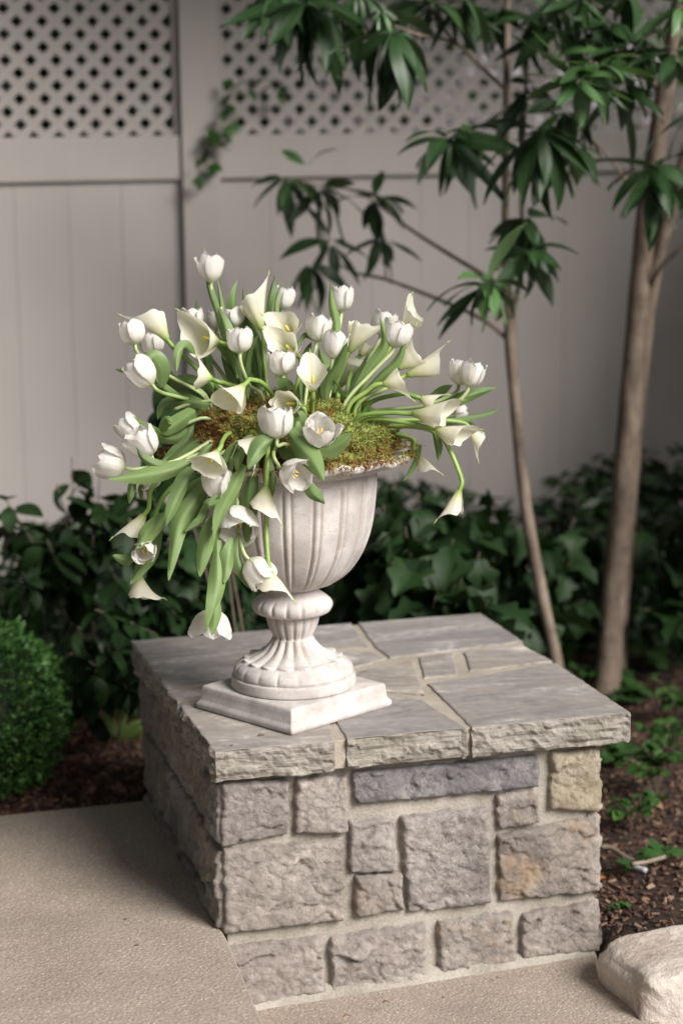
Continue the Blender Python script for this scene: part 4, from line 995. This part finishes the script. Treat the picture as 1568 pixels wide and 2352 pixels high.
for a in [(1500, 378, 4.9, 18, 1.15, .1, -.65), (1404, 128, 4.85, 10, 1, .2, -.4), (1400, 55, 4.85, 11, 1, .05, -.5), (1330, -5, 4.85, 11, 1, .05, -.6), (1480, 92, 4.85, 9, 1, .2, -.3), (1560, 15, 4.7, 8, .95, .7, -.4), (1575, 395, 4.9, 9, 1, 0, -.6), (1440, -15, 4.9, 9, 1, .1, -.6), (1270, 5, 5.0, 8, 1, 0, -.6), (1590, 260, 4.9, 6, 1, 0, -.6), (1430, 200, 4.85, 9, 1, .3, -.5), (1548, 120, 4.8, 8, 1, .3, -.5)]:
    rosette(tree2, *a)
# higher crown of both, above the picture: it shades the bed
def crown_mesh(c, rad, N, size, seed):
    rng = np.random.default_rng(seed); P = rng.normal(size=(N, 3)); P /= np.linalg.norm(P, axis=1)[:, None]; P *= rng.uniform(.3, 1, N)[:, None]**.5
    P = np.array(c)+P*np.array(rad); V = []; F = []
    D = rng.normal(size=(N, 3)); D[:, 2] = D[:, 2]*.5-.5; D /= np.linalg.norm(D, axis=1)[:, None]; Sd = np.cross(D, rng.normal(size=(N, 3))); Sd /= np.linalg.norm(Sd, axis=1)[:, None]
    L = size*rng.uniform(.7, 1.2, N)[:, None]; w = L*.16
    A = P; Bq = P+D*L*.45+Sd*w; C = P+D*L; E = P+D*L*.45-Sd*w
    V = np.stack([A, Bq, C, E], 1).reshape(-1, 3); F = [(4*i, 4*i+1, 4*i+2, 4*i+3) for i in range(N)]
    return [tuple(p) for p in V], F
v, f = crown_mesh((1.1, 1.5, 2.45), (.95, .75, .5), 1800, .14, 3); part('crown', v, f, M_far, tree1, smooth=False, kind='stuff')
v, f = crown_mesh((1.8, 1.5, 2.45), (.9, .8, .6), 2200, .14, 4); part('crown', v, f, M_far, tree2, smooth=False, kind='stuff')

def hedge(label, c, rad, N, seed, sz=.12, mat=None, grp='bushes beyond the fence'):
    v, f = crown_mesh(c, rad, N, sz, seed); solo('hedge_bush', v, f, mat or M_far, label, 'bush', smooth=False, loc=(c[0], c[1], c[2]-rad[2]), group=grp)
M_over = flat_leaf('light_block_leaf', (.02, .05, .015), (.05, .10, .025), .1)  # leaf colour shared by the added light-blocking foliage
ct = thing('added_shade_tree', 'large unseen tree added to shade the bed, its crown above the picture', 'tree', (-1.9, 3.3, -.45))  # unseen tree, added so that its crown blocks the sky overhead
part('trunk', *tube(catmull([(-1.9, 3.3, -.47), (-1.85, 3.2, 1.5), (-1.2, 2.9, 3.2)], 12), .12, 12, .1), M_bark, ct)
v, f = crown_mesh((.0, 2.5, 3.7), (4.0, 2.3, .8), 15000, .32, 6); part('crown', v, f, M_over, ct, smooth=False, kind='stuff')
hedge('dark evergreen bush added outside the picture to block light from the left', (-1.65, 1.9, .6), (.75, 1.0, 1.3), 9000, 16, .16, M_over, None)  # added out of view to cut the low sky light at left
v, f = crown_mesh((3.0, .9, 1.0), (.95, .8, 1.5), 6000, .16, 19)
et = thing('added_evergreen', 'dense evergreen added beyond the right edge to shade fence and bed', 'tree', (2.9, 1.0, -.45)); part('foliage', v, f, M_over, et, smooth=False, kind='stuff'); part('trunk', *tube([(2.9, 1.0, -.46), (2.9, 1.0, .6), (2.9, 1.0, 1.6)], [.06, .05, .03], 10, .1), M_bark, et)  # added occluder out of view, darkens the right of the fence
# low shrubs
HYD = [leaf_mesh('hydrangea_leaf', .125*s, .085*s, M_shrub, d, .3, .8, lobes=lb, n=14, m=6) for s, d, lb in ((1, .5, 2.5), (.8, .8, 2.5), (1.15, .3, 3))]
OVA = [leaf_mesh('shrub_leaf', .075*s, .045*s, M_shrub, d, .15, .9) for s, d in ((1, .3), (.8, .6), (1.15, .2))]
def shrub(name, label, base, tips, meshes, per, seed, droop=-.5, rad=.08, stemr=.004, every=.5, scale=1.0, group=None):
    rg = random.Random(seed); t = thing(name, label, 'shrub', base, group); vf = []
    for tp in tips:
        tp = Vector(tp); b = Vector(base)+Vector((rg.uniform(-.08, .08), rg.uniform(-.08, .08), 0)); mid = b.lerp(tp, .5)+Vector((0, 0, .06))
        P = catmull([b, mid, tp], 10); vf.append(tube(P, [stemr*(1-.06*i) for i in range(11)], 6))
        for k in range(per):
            s = 1-every*rg.random()**1.2; i = min(9, int(s*10)); p = P[i].lerp(P[i+1], s*10-i)
            a = rg.uniform(0, 2*PI); el = rg.gauss(droop, .4); d = Vector((math.cos(a)*math.cos(el), math.sin(a)*math.cos(el), math.sin(el)))
            M = orient(p+d*rg.uniform(.005, rad*.35), d, rg.gauss(0, .4)) @ Matrix.Scale(scale*rg.uniform(.75, 1.15), 4)
            inst('leaf', rg.choice(meshes), M, t)
    part('stems', *join(*vf), M_twig, t)
def tips_px(lst): return [at_depth(*p) for p in lst]
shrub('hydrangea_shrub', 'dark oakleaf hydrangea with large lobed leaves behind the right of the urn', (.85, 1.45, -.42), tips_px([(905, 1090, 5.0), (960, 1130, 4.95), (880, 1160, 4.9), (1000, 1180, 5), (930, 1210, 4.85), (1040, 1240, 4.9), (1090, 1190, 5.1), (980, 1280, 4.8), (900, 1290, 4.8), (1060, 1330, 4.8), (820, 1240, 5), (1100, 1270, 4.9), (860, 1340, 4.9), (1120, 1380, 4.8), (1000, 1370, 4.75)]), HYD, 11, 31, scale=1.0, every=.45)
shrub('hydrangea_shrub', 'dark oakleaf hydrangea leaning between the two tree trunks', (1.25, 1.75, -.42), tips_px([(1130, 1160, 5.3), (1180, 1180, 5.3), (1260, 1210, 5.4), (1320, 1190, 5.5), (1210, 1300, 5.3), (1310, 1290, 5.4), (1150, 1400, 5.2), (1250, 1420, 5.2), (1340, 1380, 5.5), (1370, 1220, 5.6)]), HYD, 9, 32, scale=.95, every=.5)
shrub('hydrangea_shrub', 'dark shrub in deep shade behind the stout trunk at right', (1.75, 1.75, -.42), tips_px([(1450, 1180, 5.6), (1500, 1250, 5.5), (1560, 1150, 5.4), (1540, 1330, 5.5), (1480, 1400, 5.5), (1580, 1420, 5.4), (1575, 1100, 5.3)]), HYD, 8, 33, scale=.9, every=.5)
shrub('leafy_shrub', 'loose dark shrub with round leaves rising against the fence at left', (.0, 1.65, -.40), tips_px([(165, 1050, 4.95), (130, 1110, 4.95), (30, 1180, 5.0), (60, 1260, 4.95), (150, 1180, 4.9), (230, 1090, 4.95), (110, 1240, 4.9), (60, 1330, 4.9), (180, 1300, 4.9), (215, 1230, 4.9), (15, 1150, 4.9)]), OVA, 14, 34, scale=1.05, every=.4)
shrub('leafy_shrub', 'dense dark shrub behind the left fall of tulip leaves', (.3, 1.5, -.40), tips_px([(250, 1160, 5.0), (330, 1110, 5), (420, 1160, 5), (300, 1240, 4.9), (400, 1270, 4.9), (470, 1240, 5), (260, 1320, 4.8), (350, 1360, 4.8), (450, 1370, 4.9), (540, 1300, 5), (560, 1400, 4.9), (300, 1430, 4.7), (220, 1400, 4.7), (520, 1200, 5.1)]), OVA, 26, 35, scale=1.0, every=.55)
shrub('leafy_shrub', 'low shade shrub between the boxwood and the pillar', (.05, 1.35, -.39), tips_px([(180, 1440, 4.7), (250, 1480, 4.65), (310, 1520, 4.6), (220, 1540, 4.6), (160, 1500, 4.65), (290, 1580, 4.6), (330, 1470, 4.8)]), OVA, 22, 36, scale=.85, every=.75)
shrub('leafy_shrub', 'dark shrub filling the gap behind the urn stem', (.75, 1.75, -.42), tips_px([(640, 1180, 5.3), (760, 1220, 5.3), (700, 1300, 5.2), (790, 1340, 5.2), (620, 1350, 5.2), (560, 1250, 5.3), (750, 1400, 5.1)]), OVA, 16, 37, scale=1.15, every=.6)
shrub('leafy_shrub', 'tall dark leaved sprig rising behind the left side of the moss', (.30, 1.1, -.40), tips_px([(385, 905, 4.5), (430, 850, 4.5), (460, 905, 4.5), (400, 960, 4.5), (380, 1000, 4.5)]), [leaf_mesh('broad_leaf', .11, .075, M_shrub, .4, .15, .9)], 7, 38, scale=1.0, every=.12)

M_back = flat_leaf('deep_shade_leaf', (.008, .022, .006), (.024, .055, .014), .1)  # near-black leaf colour carries the deep shade at the fence foot
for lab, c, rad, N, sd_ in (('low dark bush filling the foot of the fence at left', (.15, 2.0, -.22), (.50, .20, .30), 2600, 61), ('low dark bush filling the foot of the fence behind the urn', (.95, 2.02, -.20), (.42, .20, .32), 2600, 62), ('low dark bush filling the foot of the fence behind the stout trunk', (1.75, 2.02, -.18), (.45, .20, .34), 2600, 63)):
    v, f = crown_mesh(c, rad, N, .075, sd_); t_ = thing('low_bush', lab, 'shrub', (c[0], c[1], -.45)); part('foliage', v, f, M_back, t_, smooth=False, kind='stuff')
v, f = crown_mesh((-2.75, -.1, .55), (.45, 1.5, 1.3), 12000, .16, 71); solo('added_hedge', v, f, M_over, 'tall dark hedge added at the far left of the landing to block sky light', 'hedge', smooth=False, loc=(-2.75, -.1, -.7))  # unseen hedge added to keep sky light off the pillar's left face
# boxwood ball
bc = Vector((-.34, 1.12, -.215)); br = Vector((.235, .225, .228))
bx = thing('boxwood', 'clipped bright green boxwood ball cut off by the left edge', 'shrub', (bc.x, bc.y, -.39))
V = []; F = []
for j in range(17):
    t = j/16*PI
    for i in range(28):
        a = 2*PI*i/28; V.append((bc.x+br.x*.86*math.sin(t)*math.cos(a), bc.y+br.y*.86*math.sin(t)*math.sin(a), bc.z+br.z*.86*math.cos(t)))
for j in range(16):
    for i in range(28): a, b = j*28+i, j*28+(i+1) % 28; F.append((a, a+28, b+28, b))
part('shade_core', V, F, plain('boxwood_shade', (.012, .03, .008)), bx)  # solid core coloured near black for the shade inside the ball
part('stem', *tube([(bc.x, bc.y, -.42), (bc.x, bc.y, -.25)], .02, 10), M_twig, bx)
N = 17000; rng = np.random.default_rng(8); d = rng.normal(size=(N, 3)); d /= np.linalg.norm(d, axis=1)[:, None]
bump = np.array([noise.noise(Vector(p)*5.5)*.11+noise.noise(Vector(p)*13)*.05 for p in d]); P = np.array(bc)+d*np.array(br)*(rng.uniform(.86, 1.0, N)+bump)[:, None]
dr = d+rng.normal(size=(N, 3))*.7; dr[:, 2] += .35; dr /= np.linalg.norm(dr, axis=1)[:, None]; sdv = np.cross(dr, rng.normal(size=(N, 3))); sdv /= np.linalg.norm(sdv, axis=1)[:, None]
L = rng.uniform(.010, .020, N)[:, None]; w = L*.30
V = np.stack([P, P+dr*L*.5+sdv*w, P+dr*L, P+dr*L*.5-sdv*w], 1).reshape(-1, 3)
part('foliage', [tuple(p) for p in V], [(4*i, 4*i+1, 4*i+2, 4*i+3) for i in range(N)], M_box, bx, smooth=False, kind='stuff')

# lime shoots
hs = thing('hosta_shoot', 'pale lime green shoots coming up through the mulch beside the pillar', 'plant', tuple(at_z(275, 1690, -.385)))
def gleaf(parent, pts, w, dep, mat, roll=0):
    P = [at_depth(x, y, dep+k*.01) for k, (x, y) in enumerate(pts)]; v, f, uv = ribbon(P, w*dep/FPX, roll, .3, .05, int(pts[0][0]), n=12); part('leaf', v, f, mat, parent, uv=uv)
for pts, w in (([(262, 1690), (248, 1650), (236, 1600)], 16), ([(278, 1690), (284, 1650), (285, 1605)], 16), ([(280, 1695), (310, 1665), (345, 1655)], 20), ([(272, 1698), (300, 1690), (335, 1690)], 18), ([(268, 1692), (262, 1660), (240, 1640)], 12), ([(285, 1700), (320, 1675), (300, 1655)], 18)):
    gleaf(hs, pts, w, 4.72, M_lime)

# ivy on the post
ivy_me = None
def ivy_leaf_mesh():
    pts = [(0, 0), (.25, -.35), (.55, -.62), (.60, -.25), (.78, -.28), (1.15, 0), (.78, .28), (.60, .25), (.55, .62), (.25, .35)]
    V = [(.4, 0, .03)]+[(x, y, -.06*abs(y)-.08*x*x) for x, y in pts]; n = len(pts)
    return mesh_of('ivy_leaf', [(a*.06, b*.06, c*.06) for a, b, c in V], [(0, 1+i, 1+(i+1) % n) for i in range(n)], M_ivy, True, [(.5, .5)]+[(x, .5+y) for x, y in pts])
ivm = ivy_leaf_mesh()
ivy = thing('ivy_vine', 'ivy sprig spilling through the lattice and down the fence post', 'vine', tuple(at_y(490, 420, 2.29)))
lat = [(530, 180), (545, 200), (560, 185), (525, 215), (600, 180), (620, 195), (640, 210), (650, 195), (575, 205), (520, 245), (505, 258), (535, 240)]
lo = [(487, 303), (478, 296), (508, 332), (520, 325), (463, 362), (493, 378), (500, 372), (455, 402), (530, 283), (540, 275), (512, 300), (475, 340)]
rg = random.Random(4)
for k, (x, y) in enumerate(lat+lo):
    p = at_y(x, y, 2.275+rg.uniform(-.02, .01)); d = Vector((rg.uniform(-.8, .8), rg.uniform(-.5, -.1), rg.uniform(-1, -.3)))
    inst('leaf', ivm, orient(p, d, rg.uniform(-.5, .5)) @ Matrix.Scale(rg.uniform(.5, .8), 4), ivy)
P = catmull([at_y(x, y, 2.285) for x, y in ((650, 190), (600, 182), (550, 190), (520, 240), (505, 300), (480, 350), (470, 390), (462, 440))], 30)
part('stem', *tube(P, .0022, 6), M_twig, ivy)

# ground plants at right
GC = [leaf_mesh('groundcover_leaf', .032*s, .02*s, M_gc, .3, .15, .9) for s in (1, .8)]
def clump(label, x, y, z, n, rad, seed, meshes=GC, name='groundcover_plant', hgt=.08, scale=1.0):
    rg = random.Random(seed); b = at_z(x, y, z); t = thing(name, label, 'plant', tuple(b)); vf = []
    for i in range(max(4, n//7)):
        a = rg.uniform(0, 6.28); tp = b+Vector((math.cos(a)*rad*rg.uniform(.3, 1), math.sin(a)*rad*rg.uniform(.3, 1), hgt*rg.uniform(.4, 1)))
        P = catmull([b, b.lerp(tp, .5)+Vector((0, 0, hgt*.25)), tp], 6); vf.append(tube(P, .0013, 5))
        for k in range(7):
            p = P[rg.randint(2, 6)]; a = rg.uniform(0, 6.28); d = Vector((math.cos(a), math.sin(a), rg.uniform(-.3, .5)))
            inst('leaf', rg.choice(meshes), orient(p, d, rg.gauss(0, .4)) @ Matrix.Scale(scale*rg.uniform(.8, 1.3), 4), t)
    part('stems', *join(*vf), M_twig, t)
IV = [ivm]
clump('low ivy at the foot of the stout trunk', 1430, 1600, -.42, 56, .13, 51, IV, 'ivy_plant', .05, .65)
clump('ivy patch just behind the right corner of the cap', 1400, 1760, -.42, 42, .12, 52, IV, 'ivy_plant', .05, .6)
clump('bright green leafy seedling clump at the right edge, level with the cap', 1560, 1660, -.42, 63, .09, 53, hgt=.12, scale=1.2)
clump('bright green plant right of the cap corner', 1500, 1830, -.42, 70, .10, 54, hgt=.13, scale=1.1)
clump('small green plant with drooping leaves below the bright one at right', 1455, 1900, -.42, 42, .08, 55, hgt=.08, scale=1.1)
clump('dark ivy in the mulch near the yellow stone', 1460, 1990, -.43, 35, .1, 56, IV, 'ivy_plant', .04, .55)
clump('tiny green seedling in the mulch near the pillar edge', 1410, 2090, -.43, 14, .03, 57, hgt=.02, scale=.5)
clump('green sprout at the right picture edge above the boulder', 1540, 1740, -.42, 42, .08, 58, hgt=.10, scale=1.2)
clump('leafy plant low in front of the stout trunk', 1520, 1545, -.42, 49, .12, 59, IV, 'ivy_plant', .08, .6)
clump('green ivy tuft at the left of the stout trunk base', 1345, 1600, -.42, 28, .08, 60, IV, 'ivy_plant', .08, .5)

# things lying about
def stick(label, pts, r, mat=M_stick, z=-.40):
    P = [at_z(x, y, z) for x, y in pts]; t = solo('fallen_stick', *tube(catmull(P, 10), r, 7, .3), mat, label, 'stick', loc=tuple(P[0]))
stick('bent weathered stick lying on the mulch right of the pillar', [(1378, 1945), (1405, 1950), (1440, 1972), (1480, 1985)], .006, z=-.405)
stick('short pale grey stick on the mulch', [(1432, 1985), (1460, 1993), (1482, 2000)], .006, plain('grey_stick', (.38, .38, .40)), -.41)
stick('thin forked twig on the mulch behind the bent stick', [(1450, 1985), (1490, 1978), (1525, 1968)], .005, z=-.40)
def dead_leaf(label, x, y, z, s, mat, rot, cat='fallen leaf', name='fallen_leaf'):
    p = at_z(x, y, z); V = []; F = []
    for i in range(7):
        t = i/6; w = s*.3*math.sin(PI*(t*.9+.05))
        for j in range(3): V.append(Matrix.Rotation(rot, 3, 'Z') @ Vector(((t-.5)*s, (j-1)*w, s*.12*abs(j-1)+s*.15*math.sin(t*4)))+p+Vector((0, 0, s*.08)))
    for i in range(6):
        for j in range(2): k = i*3+j; F.append((k, k+3, k+4, k+1))
    solo(name, V, F, mat, label, cat, loc=tuple(p))
dead_leaf('orange fallen leaf on the mulch beside the pillar at right', 1383, 2025, -.405, .035, M_orange, .5)
dead_leaf('rusty fallen leaf on the mulch by the boxwood', 175, 1710, -.375, .07, M_orange, 1.2)
dead_leaf('tan fallen leaf among the plants at right', 1500, 1860, -.40, .05, plain('tan_leaf', (.33, .2, .11)), 2)
dead_leaf('small brown leaf on the cap close to the plinth corner', 600, 1690, .001, .012, M_deb, .2)
dead_leaf('tiny dark seed husk on the cap near its left front corner', 534, 1712, .001, .008, M_deb, 1.2, 'seed husk', 'seed_husk')
dead_leaf('dark seed husk on the step below the second bottom stone', 886, 2304, -.478, .014, M_deb, .1, 'seed husk', 'seed_husk')
dead_leaf('dark seed husk on the step toward its middle', 1018, 2293, -.475, .010, M_deb, .8, 'seed husk', 'seed_husk')
dead_leaf('seed husk at the foot of the wall by the last bottom stone', 1142, 2247, -.482, .009, M_deb, .4, 'seed husk', 'seed_husk')
dead_leaf('pale brown leaf scrap at the lower edge of the step', 797, 2336, -.479, .016, plain('brown_scrap', (.25, .14, .07)), .1)
dead_leaf('dark speck of bark on the landing near its edge', 316, 2172, -.351, .008, M_deb, .1, 'bark chip', 'bark_chip')
dead_leaf('small dark bark chip low on the landing', 290, 2112, -.351, .009, M_deb, 1.4, 'bark chip', 'bark_chip')

# boulder at the right of the step
def boulder(label, c, r, seed, e=.55):
    V = []; F = []; nu, nv = 72, 40; sg = lambda v, p: math.copysign(abs(v)**p, v)
    for j in range(nv+1):
        t = -PI/2+PI*j/nv
        for i in range(nu):
            a = 2*PI*i/nu; p = Vector((sg(math.cos(t), e)*sg(math.cos(a), e), sg(math.cos(t), e)*sg(math.sin(a), e), sg(math.sin(t), e)))
            k = 1+.07*noise.fractal(p*1.2+Vector((seed, 0, 0)), .8, 2.1, 5)+.015*noise.noise(p*7)
            V.append((c[0]+p.x*r[0]*k, c[1]+p.y*r[1]*k, c[2]+p.z*r[2]*k))
    for j in range(nv):
        for i in range(nu): a, b = j*nu+i, j*nu+(i+1) % nu; F.append((a, b, b+nu, a+nu))
    solo('boulder', V, F, M_boulder, label, 'boulder', loc=(c[0], c[1], c[2]-r[2]))
boulder('pale pinkish limestone boulder edging the bed beside the step', (1.0, -.185, -.492), (.296, .122, .094), 3.3, .30)

# beyond the fence: a hedge and a pale house wall seen through the lattice
hedge('leafy bush beyond the lattice right of the post', (1.6, 3.7, 1.2), (1.5, .5, 1.7), 9000, 11)
hedge('dark bush directly behind the fence post', (.55, 3.6, 1.3), (.45, .4, 1.7), 2600, 12)
hedge('thin bush beyond the lattice left of the post', (-.25, 3.9, 1.1), (.7, .5, 1.6), 1500, 13)
v, f = box(-6, 8, 5.0, 5.2, -.47, 4.5); hw_ = solo('house_wall', v, f, M_house, 'pale house wall glimpsed through the fence lattice', 'wall', smooth=False, loc=(1, 5.1, -.47))
